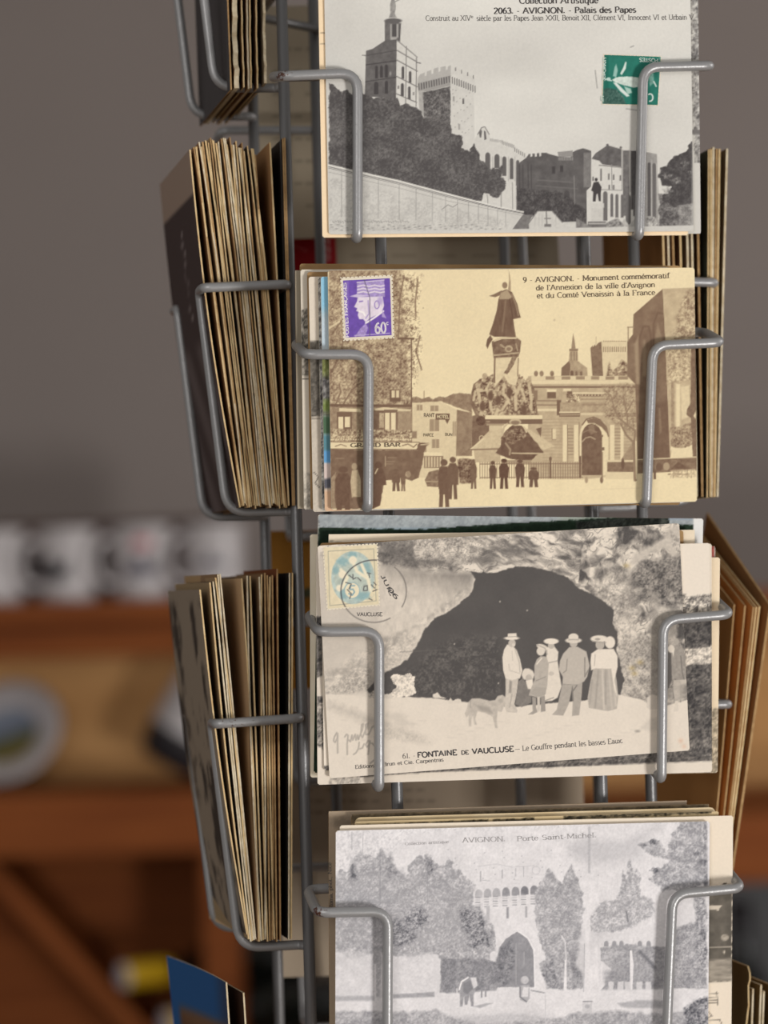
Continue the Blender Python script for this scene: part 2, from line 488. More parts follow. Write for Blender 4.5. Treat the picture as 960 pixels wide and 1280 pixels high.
# ------------------------------------------------------------------ serif lettering (stroke alphabet)
def arc(cx, cy, rx, ry, a0, a1, n=9):
    return [(cx + rx * math.cos(math.radians(a0 + (a1 - a0) * i / n)), cy + ry * math.sin(math.radians(a0 + (a1 - a0) * i / n))) for i in range(n + 1)]
XH = .68
def bowl(cx, r=.25): return arc(cx, XH / 2, r, XH / 2, 0, 360, 14)
GL = {
 'A': (.84, [[(0.04, 0), (.40, 1)], [(.40, 1), (.78, 0)], [(.18, .36), (.62, .36)]]),
 'B': (.72, [[(.14, 0), (.14, 1)], [(.14, 1)] + arc(.36, .76, .24, .24, 90, -90) + [(.14, .52)], [(.14, .52)] + arc(.38, .26, .27, .26, 90, -90) + [(.14, 0)]]),
 'C': (.80, [arc(.44, .5, .38, .5, 48, 312, 14)]),
 'D': (.82, [[(.14, 0), (.14, 1)], [(.14, 1)] + arc(.36, .5, .38, .5, 90, -90) + [(.14, 0)]]),
 'E': (.72, [[(.14, 0), (.14, 1)], [(.14, 1), (.60, 1), (.60, .86)], [(.14, .52), (.48, .52)], [(.14, 0), (.62, 0), (.62, .14)]]),
 'F': (.68, [[(.14, 0), (.14, 1)], [(.14, 1), (.60, 1), (.60, .84)], [(.14, .52), (.46, .52)]]),
 'G': (.86, [arc(.44, .5, .38, .5, 48, 330, 14), [(.77, 0.05), (.77, .42)], [(.58, .42), (.80, .42)]]),
 'H': (.88, [[(.14, 0), (.14, 1)], [(.72, 0), (.72, 1)], [(.14, .52), (.72, .52)]]),
 'I': (.36, [[(.18, 0), (.18, 1)]]),
 'J': (.50, [[(.32, 1), (.32, .18)], arc(.16, .18, .16, .2, 0, -150)]),
 'L': (.68, [[(.14, 0), (.14, 1)], [(.14, 0), (.60, 0), (.60, .2)]]),
 'M': (1.0, [[(.12, 0), (.12, 1)], [(.12, 1), (.48, .15), (.84, 1)], [(.84, 1), (.84, 0)]]),
 'N': (.90, [[(.14, 0), (.14, 1)], [(.14, 1), (.74, 0.02)], [(.74, 1), (.74, 0)]]),
 'O': (.90, [arc(.45, .5, .38, .5, 0, 360, 18)]),
 'P': (.70, [[(.14, 0), (.14, 1)], [(.14, 1)] + arc(.36, .74, .26, .26, 90, -90) + [(.14, .48)]]),
 'R': (.78, [[(.14, 0), (.14, 1)], [(.14, 1)] + arc(.36, .74, .25, .26, 90, -90) + [(.14, .48)], [(.36, .48), (.70, 0)]]),
 'S': (.66, [arc(.32, .74, .24, .26, 40, 250) + arc(.32, .26, .26, .26, 80, -140)]),
 'T': (.74, [[(.37, 0), (.37, 1)], [(.06, .82), (.06, 1), (.68, 1), (.68, .82)]]),
 'U': (.84, [[(.14, 1), (.14, .32)], arc(.42, .32, .28, .32, 180, 360), [(.70, .32), (.70, 1)]]),
 'V': (.82, [[(.04, 1), (.40, 0)], [(.40, 0.02), (.76, 1)]]),
 'X': (.82, [[(.06, 0), (.74, 1)], [(.06, 1), (.74, 0)]]),
 'a': (.60, [arc(.27, .2, .2, .2, 0, 360, 10), [(.47, 0), (.47, .48)], arc(.27, .46, .2, .22, 0, 150, 7)]),
 'b': (.62, [[(.12, 0), (.12, 1.02)], bowl(.34, .22)]),
 'c': (.52, [arc(.28, XH / 2, .22, XH / 2, 45, 315, 11)]),
 'd': (.64, [[(.50, 0), (.50, 1.02)], bowl(.28, .22)]),
 'e': (.56, [[(.08, .36), (.48, .36)] + arc(.28, XH / 2, .21, XH / 2, 5, 320, 12)]),
 'f': (.40, [[(.18, 0), (.18, .82)], arc(.32, .82, .14, .2, 180, 40, 6), [(.04, XH), (.36, XH)]]),
 'g': (.60, [arc(.27, .42, .19, .25, 0, 360, 12), arc(.28, -.06, .22, .2, 120, 420, 12)]),
 'h': (.66, [[(.12, 0), (.12, 1.02)], arc(.32, .44, .20, .24, 180, 0, 7), [(.52, .44), (.52, 0)]]),
 'i': (.32, [[(.15, 0), (.15, XH)], [(.15, .90), (.15, .98)]]),
 'l': (.32, [[(.15, 0), (.15, 1.02)]]),
 'm': (.96, [[(.12, 0), (.12, XH)], arc(.30, .46, .18, .22, 180, 0, 7), [(.48, .46), (.48, 0)], arc(.66, .46, .18, .22, 180, 0, 7), [(.84, .46), (.84, 0)]]),
 'n': (.66, [[(.12, 0), (.12, XH)], arc(.32, .44, .20, .24, 180, 0, 7), [(.52, .44), (.52, 0)]]),
 'o': (.58, [bowl(.29, .23)]),
 'p': (.62, [[(.12, -.28), (.12, XH)], bowl(.34, .22)]),
 'q': (.62, [[(.50, -.28), (.50, XH)], bowl(.28, .22)]),
 'r': (.46, [[(.14, 0), (.14, XH)], arc(.34, .42, .20, .26, 175, 50, 6)]),
 's': (.48, [arc(.24, .50, .16, .18, 40, 250, 7) + arc(.24, .17, .18, .17, 80, -140, 7)]),
 't': (.38, [[(.16, .86), (.16, .16)], arc(.28, .16, .12, .16, 180, 320, 5), [(.02, XH), (.34, XH)]]),
 'u': (.66, [[(.12, XH), (.12, .24)], arc(.31, .24, .19, .24, 180, 360, 7), [(.52, XH), (.52, 0)]]),
 'v': (.58, [[(.04, XH), (.28, 0)], [(.28, 0.02), (.52, XH)]]),
 'x': (.58, [[(.05, 0), (.52, XH)], [(.05, XH), (.52, 0)]]),
 'y': (.58, [[(.04, XH), (.28, 0)], [(.52, XH), (.22, -.26)]]),
 '0': (.62, [arc(.31, .5, .23, .5, 0, 360, 16)]), '1': (.42, [[(.22, 0), (.22, 1)]]),
 '2': (.62, [arc(.30, .74, .22, .26, 160, -40, 9) + [(.08, 0), (.54, 0)]]),
 '3': (.60, [arc(.28, .75, .20, .25, 150, -80, 9), arc(.28, .26, .24, .26, 80, -150, 9)]),
 '6': (.62, [arc(.31, .30, .22, .30, 0, 360, 12), arc(.52, .42, .43, .58, 175, 100, 6)]),
 '9': (.62, [arc(.31, .70, .22, .30, 0, 360, 12), arc(.10, .58, .43, .58, -5, -80, 6)]),
 '.': (.30, [[(.12, 0.0), (.12, .18)]]), ',': (.30, [[(.14, .08), (.08, -.16)]]), '-': (.44, [[(.06, .36), (.36, .36)]]),
 '_': (1.0, [[(.06, .36), (.94, .36)]]), "'": (.24, [[(.12, 1.0), (.10, .76)]]), '(': (.36, [arc(.36, .4, .25, .6, 140, 220)]), ')': (.36, [arc(0, .4, .25, .6, -40, 40)]),
 ' ': (.42, []),
}
def acc(base, st):
    w, s = GL[base]; return (w, s + [st])
GL['é'] = acc('e', [(.24, .80), (.38, .98)]); GL['è'] = acc('e', [(.34, .80), (.20, .98)])
GL['à'] = acc('a', [(.36, .80), (.22, .98)]); GL['î'] = acc('l', [(.0, .8), (.15, 1)])
GL['Ç'] = acc('C', [(.44, 0), (.40, -.22)])
def text_vf(txt, x0, y0, x1, y1, cap, wt=.15, serif=.15, thin=.62, italic=0.0):
    """lettering along the baseline (x0,y0)-(x1,y1) in print pixels; returns quads in print pixels"""
    tot = sum(GL[c][0] for c in txt)
    L = math.hypot(x1 - x0, y1 - y0)
    kx = L / tot
    dx, dy = (x1 - x0) / L, (y1 - y0) / L
    quads = []
    def tr(p):
        a = p[0] * kx + italic * p[1] * cap; b = p[1] * cap
        return (x0 + a * dx + b * dy, y0 + a * dy - b * dx)
    cx = 0.
    for ch in txt:
        w, sts = GL[ch]
        for st in sts:
            segs = list(zip(st[:-1], st[1:]))
            ext = []
            for i, (a, b) in enumerate(segs):
                vx, vy = b[0] - a[0], b[1] - a[1]
                l = math.hypot(vx, vy) + 1e-9
                k = thin + (1 - thin) * (abs(vy) / l)
                hw = wt * k / 2
                nx, ny = -vy / l * hw, vx / l * hw
                ex, ey = (vx / l * hw * .35, vy / l * hw * .35) if len(segs) > 1 else (0, 0)
                quads.append([(cx + a[0] - ex + nx, a[1] - ey + ny), (cx + b[0] + ex + nx, b[1] + ey + ny), (cx + b[0] + ex - nx, b[1] + ey - ny), (cx + a[0] - ex - nx, a[1] - ey - ny)])
            if serif and len(st) == 2 and abs(st[1][1] - st[0][1]) > .45:
                for p in st:
                    if min(abs(p[1] - q) for q in (0, 1, 1.02, XH, -.28)) < .015:
                        s2 = wt * .5
                        yy = p[1] - (s2 if p[1] > .3 else -s2)
                        quads.append([(cx + p[0] - serif, p[1]), (cx + p[0] + serif, p[1]), (cx + p[0] + serif, yy), (cx + p[0] - serif, yy)])
        cx += w
    return [[tr(p) for p in q] for q in quads]

# ------------------------------------------------------------------ postcards standing in the front pockets
LEAN = math.radians(4.0)
NRM = -(V * math.cos(LEAN) + Z * math.sin(LEAN))
PXM = .0003027
def round_rect(w, h, r, n=4):
    pts = []
    for cx, cy, a0 in ((w / 2 - r, r, -90), (w / 2 - r, h - r, 0), (-w / 2 + r, h - r, 90), (-w / 2 + r, r, 180)):
        for i in range(n + 1):
            a = math.radians(a0 + 90 * i / n)
            pts.append((cx + r * math.cos(a), cy + r * math.sin(a)))
    return pts
def prism(name, outline, z0, z1):
    n = len(outline)
    v = [(x, y, z0) for x, y in outline] + [(x, y, z1) for x, y in outline]
    f = [tuple(range(n - 1, -1, -1)), tuple(range(n, 2 * n))]
    f += [(i, (i + 1) % n, n + (i + 1) % n, n + i) for i in range(n)]
    return mesh(name, v, f)
def axis(total, step, lo, hi, coarse):
    """grid lines 0..total, fine near the ends lo / hi (None = fine everywhere)"""
    if lo is None: return np.linspace(0, total, max(2, int(round(total / step)) + 1))
    a = [0.0]
    while a[-1] < total - 1e-9:
        x = a[-1]
        d = step if (x < lo - 1e-9 or x > total - hi - coarse * .5) else coarse
        a.append(min(total, x + d))
    return np.array(a)
def grid_mesh(name, M, xs, ys, zoff, paint, dark, light, base, w=None, h=None, rad=0):
    gx, gy = np.meshgrid(xs, ys)
    P = np.stack([gx, gy, np.full(gx.shape, zoff)], -1)
    Mw = np.array(M)
    Wd = P @ Mw[:3, :3].T + Mw[:3, 3]
    X, Y = project(Wd)
    pic = Pic(X, Y, dark, light, base)
    paint(pic)
    H_, W_ = gx.shape
    idx = np.arange(H_ * W_).reshape(H_, W_)
    q = np.stack([idx[:-1, :-1], idx[:-1, 1:], idx[1:, 1:], idx[1:, :-1]], -1).reshape(-1, 4)
    if rad:
        cx = .25 * (gx[:-1, :-1] + gx[1:, 1:] + gx[:-1, 1:] + gx[1:, :-1]).ravel(); cy = .25 * (gy[:-1, :-1] + gy[1:, 1:] + gy[:-1, 1:] + gy[1:, :-1]).ravel()
        ax = np.abs(cx) - (w / 2 - rad); ay = np.abs(cy - h / 2) - (h / 2 - rad)
        q = q[~((ax > 0) & (ay > 0) & (np.hypot(ax, ay) > rad))]
    me = bpy.data.meshes.new(name)
    me.vertices.add(H_ * W_); me.vertices.foreach_set('co', P.reshape(-1, 3).astype(np.float32).ravel())
    me.loops.add(len(q) * 4); me.loops.foreach_set('vertex_index', q.ravel().astype(np.int32))
    me.polygons.add(len(q)); me.polygons.foreach_set('loop_start', np.arange(0, len(q) * 4, 4, dtype=np.int32))
    me.update(calc_edges=True)
    set_col(me, lin(np.clip(pic.c, 0, 1)).reshape(-1, 3))
    return me
class Card: pass
def front_card(label, row, off, BL, BR, TL, paint=None, tone=((0, 0, 0), (255, 252, 246)), base=.86, step=1.0, fine=None, body=None, group=None, rad=.001, thick=.0005, back=False, cat='postcard'):
    if back:
        n = (V * math.cos(LEAN) - Z * math.sin(LEAN)); p0 = loc(0, -VF - WR - .0004 - off, HOOKZ[row] - .004)
        n = -n                      # seen from behind: the unprinted side turned to the middle of the rack
    else:
        n = NRM; p0 = loc(0, VF + WR + .0004 + off, HOOKZ[row])
    bl, br, tl = hit(*BL, p0, n), hit(*BR, p0, n), hit(*TL, p0, n)
    ex = (br - bl).normalized(); ey = n.cross(ex)
    w = (br - bl).length; h = (tl - bl).dot(ey)
    o = bl + ex * (w / 2)
    M = Matrix(((ex.x, ey.x, n.x, o.x), (ex.y, ey.y, n.y, o.y), (ex.z, ey.z, n.z, o.z), (0, 0, 0, 1)))
    ob = link('postcard', prism('postcard', round_rect(w, h, rad), -thick, 0), body or M_PAPER)
    ob.matrix_world = M
    tag(ob, label, cat, group)
    c = Card(); c.o, c.M, c.Mi, c.n, c.w, c.h, c.p0 = ob, M, M.inverted(), n, w, h, p0
    if paint:
        s = step * PXM
        f = fine or {}
        side = fine and max(f.get('L', 0), f.get('R', 0)) > 6
        ends = fine and max(f.get('T', 0), f.get('B', 0)) > 6
        xs = (axis(w, s * 1.3, None, 0, 0) if (not fine or ends) else axis(w, s, f['L'] * PXM, f.get('R', 0) * PXM, 14 * PXM)) - w / 2
        ys = axis(h, s * 1.3 if fine else s, None, 0, 0) if (not fine or side) else axis(h, s, f['B'] * PXM, f.get('T', 0) * PXM, 14 * PXM)
        if not fine: xs = axis(w, s, None, 0, 0) - w / 2
        me = grid_mesh('picture', M, xs, ys, .00006, paint, tone[0], tone[1], base, w, h, rad)
        link('picture', me, M_PRINT, ob)
    return c
def c_local(c, px, py, z):
    q = c.Mi @ hit(px, py, c.p0, c.n)
    return (q.x, q.y, z)
def letter(c, quads, m=None, name='lettering', z=.00013):
    v, f = [], []
    for q in quads:
        b = len(v)
        v += [c_local(c, p[0], p[1], z) for p in q]
        f.append((b, b + 1, b + 2, b + 3))
    return link(name, mesh(name, v, f), m or M_INK, c.o)
def stamp(c, quad, nx, ny, paint, inset=4, dark=(0, 0, 0), light=(255, 250, 240), base=.9, paper=None, name='stamp'):
    TL, TR, BR, BL = [Vector(q) for q in quad]
    out = []
    for a, b, n in ((BL, BR, nx), (BR, TR, ny), (TR, TL, nx), (TL, BL, ny)):
        d = (b - a) / n; inw = Vector((-d.y, d.x)).normalized() * -1
        ctr = (TL + TR + BR + BL) / 4
        if (ctr - (a + b) / 2).dot(inw) < 0: inw = -inw
        for i in range(n):
            s = a + d * i
            out.append(s)
            for t, k in ((.30, 0), (.38, .75), (.5, 1.0), (.62, .75), (.70, 0)):
                out.append(s + d * t + inw * (k * .32 * d.length))
    pts = [c_local(c, p.x, p.y, 0)[:2] for p in out]
    so = link(name, prism(name, pts, .00010, .00022), paper or M_PAPER3, c.o)
    # printed face
    def lerp(a, b, t): return a + (b - a) * t
    cx = (TL + TR + BR + BL) / 4
    def sh(p):
        return p + (cx - p).normalized() * inset * 1.3
    a, b, d_, e = [sh(p) for p in (BL, BR, TR, TL)]
    W_ = int((b - a).length / .8); H_ = int((e - a).length / .8)
    P = np.zeros((H_ + 1, W_ + 1, 2))
    for i in range(H_ + 1):
        l, r = lerp(a, e, i / H_), lerp(b, d_, i / H_)
        for j in range(W_ + 1):
            q = lerp(l, r, j / W_); P[i, j] = q
    pic = Pic(P[..., 0], P[..., 1], dark, light, base)
    paint(pic)
    v = [c_local(c, P[i, j, 0], P[i, j, 1], .00027) for i in range(H_ + 1) for j in range(W_ + 1)]
    f = [(i * (W_ + 1) + j, i * (W_ + 1) + j + 1, (i + 1) * (W_ + 1) + j + 1, (i + 1) * (W_ + 1) + j) for i in range(H_) for j in range(W_)]
    me = mesh('stamp_print', v, f)
    set_col(me, lin(np.clip(pic.c, 0, 1)).reshape(-1, 3))
    link('stamp_print', me, M_PRINT, so)
    return so

# ---- first row: towers and palace ------------------------------------------------
GREY = ((2, -2, 2), (257, 254, 244))
def arch(p, x0, x1, y0, y1, g, **k):
    cx, r = (x0 + x1) / 2, (x1 - x0) / 2
    p.poly([(x0, y1)] + [(cx - r * math.cos(t * PI / 8), y0 + r * 1.3 - r * 1.3 * math.sin(t * PI / 8)) for t in range(9)] + [(x1, y1)], g, **k)
def paint_palace(p):
    X, Y = p.X, p.Y
    cl = fbm(X, Y, 90, 3, 3, .6, 1.2)
    p.c[:] = p.tone(np.clip(.825 + .10 * (cl - .5) + .03 * sst(150, 0, Y) - .02 * sst(500, 420, X), 0, 1))
    p.soft(615, 70, 120, 30, .79, .6); p.soft(430, 40, 30, 25, .80, .6)
    p.poly([(413, 45), (428, 22), (441, 25), (440, 42), (424, 48)], .80, a=.5, e=5, rough=3)
    # bell tower
    p.poly([(489, 0), (493, -2), (495, 8), (493.5, 17), (496, 22), (486, 22), (488, 16), (487.5, 6)], .58, grain=.12, gs=3, e=1)
    p.line([(494, 2), (500, -1)], 1.4, .6)
    p.poly([(481, 26), (501.5, 29), (500, 53), (481, 53)], .42, grain=.06)
    p.ell(491.5, 26, 10.8, 3.2, .40)
    p.rect(487.6, 30, 490, 47, .62); p.rect(490.3, 30, 495.5, 47, .34); p.rect(495.8, 30, 498, 47, .68); p.rect(488, 46, 496, 51, .66); p.rect(498.3, 32, 499.6, 50, .36)
    p.poly([(457.5, 63.5), (466, 61), (471, 57.5), (481, 51), (496, 49), (496, 124), (456, 120)], .405, grain=.05, gs=5)
    p.poly([(496, 50), (500, 52.5), (521.5, 71.5), (521.5, 134), (495, 123)], .825, grain=.02)
    p.line([(457.5, 69.5), (495, 63)], 1, .33); p.line([(457.5, 81), (495, 76)], 1.2, .30); p.line([(457.5, 102), (495, 96.5)], 1.3, .32)
    for x0, x1, y0, y1 in ((469, 472.4, 82, 98), (475, 478.5, 82, 97), (481, 485, 80.5, 97), (467.5, 473, 102, 118), (481, 485, 101, 117)):
        arch(p, x0, x1, y0, y1, .29)
    p.ell(488, 92, 1.2, 2.5, .6, e=1.5)
    for a, b in (((496.5, 63), (520.5, 77)), ((496, 75), (521.5, 89)), ((495, 95), (521.7, 108.5)), ((495, 117), (520.5, 128))):
        p.line([a, b], 1.3, .48)
    p.line([(508, 58), (507, 131)], 1.1, .52); p.line([(496, 50), (521.5, 71.5)], 1.1, .5); p.line([(520.6, 72), (520, 133)], 1.1, .5)
    for x0, x1, y0, y1 in ((502, 505.3, 83, 98.5), (511, 514.3, 89, 103.5), (501, 504.9, 104, 120), (510, 513.3, 108, 124)):
        arch(p, x0, x1, y0, y1, .36)
    p.line([(521, 78), (525.5, 79)], 1.2, .4); p.line([(453, 69), (458, 69.5)], 1.2, .45)
    p.rect(497, 107, 499, 111, .5); p.rect(516, 115, 518, 119, .55)
    # square tower
    p.poly([(522, 98), (525, 93), (531, 90.5), (531, 95), (533, 94.5), (533.5, 89.5), (539, 87.5), (539.3, 92.5), (541.7, 92), (542, 86), (548, 84), (548.3, 90), (550.5, 89), (550.7, 84), (557, 82.5), (557.3, 87.5), (559.5, 86.7), (560, 83), (563.6, 81.5), (563.6, 98), (522, 106)], .70, grain=.02)
    p.poly([(522, 104), (563.6, 94), (563, 107), (528, 115.5), (523, 115)], .62)
    for i in range(13):
        x = 523.5 + i * 3.15; y = 105 - i * .78
        p.line([(x, y), (x + .4, y + 7)], 1.3, .36)
    p.poly([(523, 114), (530, 113), (531, 148), (524, 136)], .68, grain=.05)
    p.leaves([(528.5, 115.5), (563, 107.5), (563.5, 165), (530, 150)], .36, .56, rough=1, gs=7, fine=2, thr=.56, e=1)
    p.poly([(563.7, 82), (593.5, 96.5), (595.3, 108), (592, 117), (593.2, 153), (593, 190), (580, 190), (563.7, 165)], .815, grain=.025, gs=8)
    for x, y in ((569.5, 86.5), (577, 89.5), (584.5, 92.5), (591.7, 96)):
        p.line([(x, y - 1.6), (x, y + 2)], 1.1, .45)
    for i in range(11):
        x = 565.3 + i * 2.85; y = 96.5 + i * 1.12
        p.line([(x, y), (x + .2, y + 7.5)], 1.2, .42)
    p.rect(578, 123, 580.2, 130, .40); p.rect(566.2, 120.5, 568, 126.5, .58); p.rect(573, 155, 575, 162, .62)
    for k in range(26):
        p.ell(566 + (k * 37 % 25), 112 + (k * 53 % 60), .7, .8, .6, a=.7)
    # arcade
    p.poly([(592.5, 175), (597.5, 167), (601.5, 160), (605, 158), (611, 167.5), (613, 173), (621.7, 175), (623.5, 179.5), (627.5, 176), (640, 179), (648.5, 187), (657.5, 191.5), (658, 197), (650, 201), (646, 206), (645.5, 264), (626, 260), (602, 252), (603, 243), (604, 205), (596, 190)], .815, grain=.02)
    for i in range(9): p.line([(613 + i * 1.9, 173.4 + i * .3), (613 + i * 1.9, 176 + i * .3)], .9, .62)
    for i in range(8): p.line([(628 + i * 2, 176.5 + i * .7), (628 + i * 2, 180 + i * .7)], .9, .55)
    for i in range(6): p.line([(643.5 + i * 2.4, 185 + i * 1.4), (643.5 + i * 2.4, 189 + i * 1.4)], 1.0, .5)
    p.poly([(598.5, 166), (601, 161.5), (602.5, 164), (601.5, 172), (600, 172)], .42); p.poly([(604.8, 163), (607, 164.5), (608.2, 174), (605.5, 175)], .40)
    p.line([(597, 168), (602, 159.5), (606, 158.5), (611.5, 168)], 1.1, .5)
    for x0, x1, y0, y1 in ((606.6, 612.8, 190.5, 213), (618, 624.4, 192.5, 210), (627.8, 633, 195.5, 220), (637.2, 641.8, 197.5, 224), (645, 649.2, 200, 232)):
        arch(p, x0, x1, y0, y1, .40)
    for x in (616, 626.3, 635.6, 643.5): p.line([(x, 196), (x, 226)], .9, .68)
    p.line([(640.5, 228), (641, 263)], 1.0, .6); p.line([(626.5, 240), (626.5, 260)], 1.0, .55); p.line([(609, 243), (610, 254)], 1., .6)
    # palace front in shadow
    p.poly([(658, 197), (661, 192.5), (663, 192.5), (663, 196), (665.5, 195.5), (665.5, 192), (668.5, 192), (668.7, 196), (671, 195.5), (671, 191.6), (674, 191.3), (674.3, 195.5), (676.5, 195), (676.5, 191), (683, 191), (686.7, 192.5), (698, 195.5), (713, 196.5), (716, 190), (721, 187.5), (729, 185.3), (739, 188.5), (739, 233), (733.5, 239), (733.5, 285), (700, 285), (690, 268), (672, 263), (662, 270), (645.5, 265), (645.5, 206)], .385, grain=.05, gs=7)
    p.poly([(697, 190), (716, 188), (716, 196), (698, 195.5)], .58)
    p.rect(729.5, 191, 738, 234, .50, grain=.05)
    for i in range(9): p.line([(699 + i * 2.1, 197), (699 + i * 2.1, 200)], 1.1, .6)
    for x in (649, 653.5, 660, 664): p.line([(x, 206), (x + .5, 240)], 1.4, .31, a=.8)
    for x0, x1, y0, y1 in ((690, 694, 208, 217), (700, 704, 207, 215)): p.rect(x0, y0, x1, y1, .29)
    for x0, x1 in ((676, 682), (691, 698), (705, 712)): arch(p, x0, x1, 238, 262, .31, a=.8)
    p.line([(672, 225), (716, 228)], 1.5, .47, a=.7); p.line([(670, 232), (722, 236)], 1.2, .5, a=.5)
    p.leaves([(646, 235), (700, 240), (733, 262), (733, 285), (655, 268), (646, 262)], .30, .42, rough=3, thr=.6)
    p.line([(717.5, 220), (718.5, 255)], 1.4, .55, a=.7)
    # sunlit wing
    p.poly([(739, 199), (748, 201), (749, 206.5), (777, 209), (777, 237), (797, 240), (797, 288), (733.5, 288), (733.5, 238), (739, 233)], .82, grain=.02)
    p.poly([(739.5, 198.5), (744.5, 191.5), (759.3, 181.5), (777, 186.5), (777, 208.5), (753, 205.5), (749, 201)], .40, grain=.07, gs=5)
    p.ell(759.3, 181.3, 1.6, 1.6, .4); p.ell(776, 184.5, 1.5, 1.6, .42)
    p.rect(776.7, 187, 778.7, 238, .68); p.rect(778.7, 188, 786.6, 270, .44, grain=.06); p.rect(786.6, 188, 788.8, 240, .66); p.rect(788.8, 188.5, 799, 262, .37, grain=.05)
    for x, y0, y1 in ((751.3, 211, 226), (761, 217, 224.5), (767, 218, 225), (775.4, 219, 226), (741.3, 221, 226), (761.5, 231, 237), (767, 231, 237)):
        p.rect(x - .9, y0, x + .9, y1, .42)
    p.line([(749, 206.5), (777, 209.3)], 1.2, .5); p.line([(764.5, 206), (765, 236)], 1.0, .55); p.line([(752, 237), (777, 238)], 1.2, .62)
    for x0, x1, y0, y1 in ((753.8, 759.4, 239, 276), (763, 766.6, 242, 271), (769.2, 773, 242.5, 272), (776, 779.5, 243, 272), (782, 788.6, 243, 282), (791.5, 796.5, 243, 270)):
        arch(p, x0, x1, y0, y1, .43)
    p.poly([(757, 280), (770, 272), (776, 281), (780, 273), (786, 281), (797, 270), (797, 288), (757, 288)], .72, grain=.08)
    p.leaves([(757, 279), (772, 273), (780, 282), (770, 288), (757, 288)], .4, .65, rough=1)
    p.poly([(799, 188.5), (821, 192.5), (825, 284), (799, 284)], .60, grain=.05)
    arch(p, 809.5, 813.4, 203, 270, .36); arch(p, 815.2, 820, 204, 272, .42); p.line([(814.4, 200), (815, 272)], 1., .72); p.line([(820.8, 205), (823.5, 283)], 1.3, .74)
    p.leaves([(808, 272), (818, 270), (824, 284), (808, 284)], .45, .75, rough=1)
    # statue
    p.rect(738.5, 254, 755, 259.5, .80); p.rect(739, 260, 754, 278, .78, grain=.03); p.poly([(735, 277), (757, 277), (759, 289), (733, 289)], .44, grain=.06)
    p.line([(736, 279.5), (757, 279.5)], 1.5, .7)
    p.ell(745.2, 224.5, 1.9, 2.2, .28)
    p.poly([(742, 228), (748, 227), (752, 234), (751, 241), (751, 251.5), (748.5, 251.5), (747, 242), (745.5, 243), (744.5, 252), (741, 252), (741.5, 240), (739, 238)], .28)
    # garden steps and fountain
    p.poly([(661, 279), (671.7, 264), (690, 263.7), (703, 277.5), (721, 277), (721, 287), (661.5, 287)], .79, grain=.03)
    p.line([(661, 279), (671.7, 264), (690, 263.7), (703, 278)], 1.2, .5); p.line([(683, 265), (683.5, 281)], 1.6, .5); p.rect(680.5, 280, 689, 283.5, .48); p.line([(681, 273), (688, 273)], 1.5, .52)
    for x in (669, 674, 678, 695): p.line([(x, 268), (x - .5, 283)], .8, .7, a=.7)
    p.poly([(720, 272), (739, 284), (739, 289), (720, 289)], .52, grain=.12)
    p.poly([(640, 287), (653.5, 268.5), (666, 268.5), (661, 279), (661.5, 287)], .48, grain=.05)
    # great dark trees
    tr = [(411, 104), (416, 106), (421.7, 111), (428, 115), (434, 112), (441, 120), (455, 117), (466, 122), (480, 122), (496.7, 122), (500, 131.7), (508, 128), (515, 133), (526.5, 139), (530, 148), (541, 150), (553, 153), (562, 150), (565, 157), (564, 167), (571.7, 169), (579, 172), (577.5, 184), (587, 189), (592.5, 178), (597, 187), (600, 199), (605, 203), (612, 212), (622, 210), (628, 207), (627.5, 221), (632.5, 227), (631, 238), (623, 247), (613, 245), (605, 240), (601.7, 252), (570, 246), (497, 226), (453, 216), (411, 206.5)]
    p.leaves(tr, .345, .47, rough=2.6, rs=6, gs=16, fine=2.2, e=1.2, thr=.60, k=.12)
    for x, y, r, rv in ((475, 190, 22, 12), (520, 175, 20, 9), (545, 150, 14, 5), (440, 150, 10, 12)):
        p.leaves([(x - r, y), (x, y - rv), (x + r, y), (x, y + rv)], .37, .55, rough=6, gs=7, fine=1.7, e=5, thr=.62, a=.8)
    # garden wall
    p.poly([(411, 206), (453, 216), (497, 225.6), (560, 242.3), (623, 259), (654.5, 265), (640, 287), (640, 290), (411, 290)], .80, grain=.03, gs=14)
    p.leaves([(411, 222), (450, 228), (560, 258), (636, 276), (636, 288), (411, 290)], .64, .80, rough=2, gs=12, fine=2.2, thr=.42, k=.14, a=.6, e=4)
    wt = [(411, 206), (453, 216), (497, 225.6), (560, 242.3), (623, 259), (654, 265)]
    for d, g, w in ((.3, .88, 2.2), (2.2, .42, .9), (4, .5, .8), (9, .60, .8)):
        p.line([(x, y + d * (1 if x < 600 else .5)) for x, y in wt], w, g, a=.9 if d < 5 else .6)
    for x in (427, 473, 499, 520, 540.5, 557, 572, 585.5, 598, 610, 622, 632):
        yt = float(np.interp(x, [q[0] for q in wt], [q[1] for q in wt])) + 4
        p.line([(x, yt), (x, yt + (285 - yt) * .8)], 1., .58, a=.6)
    for x in range(508, 626, 9): p.ell(x, 290 - (x - 508) * .028, 1.5, .9, .42)
    for k in range(60):
        x = 414 + (k * 71) % 200; p.ell(x, 281 + (k * 13) % 8, 1.3, .5, .45, a=.7)
    p.line([(552, 262), (560, 256), (566, 259), (572, 255)], .9, .5, a=.8)
    for i, x in enumerate(range(416, 512, 3)): p.line([(x, 277 - (i % 3) * .6), (x + 1.6, 278.5 - (i * 7 % 4) * .5)], .9, .52, a=.75)
    # tree at right
    p.leaves([(823.6, 243), (866, 243), (868, 286), (824, 284)], .36, .56, rough=2, gs=9, fine=2.3, thr=.55)
    p.leaves([(824.5, 221), (826, 211), (834, 207), (841, 195), (854, 191), (862, 180), (867, 174), (876, 178), (876, 230), (868, 255), (845, 259), (828, 250), (825, 243), (836, 240), (838, 234), (828, 232)], .30, .40, rough=3.5, rs=6, gs=6, fine=2, e=1.2, thr=.62)
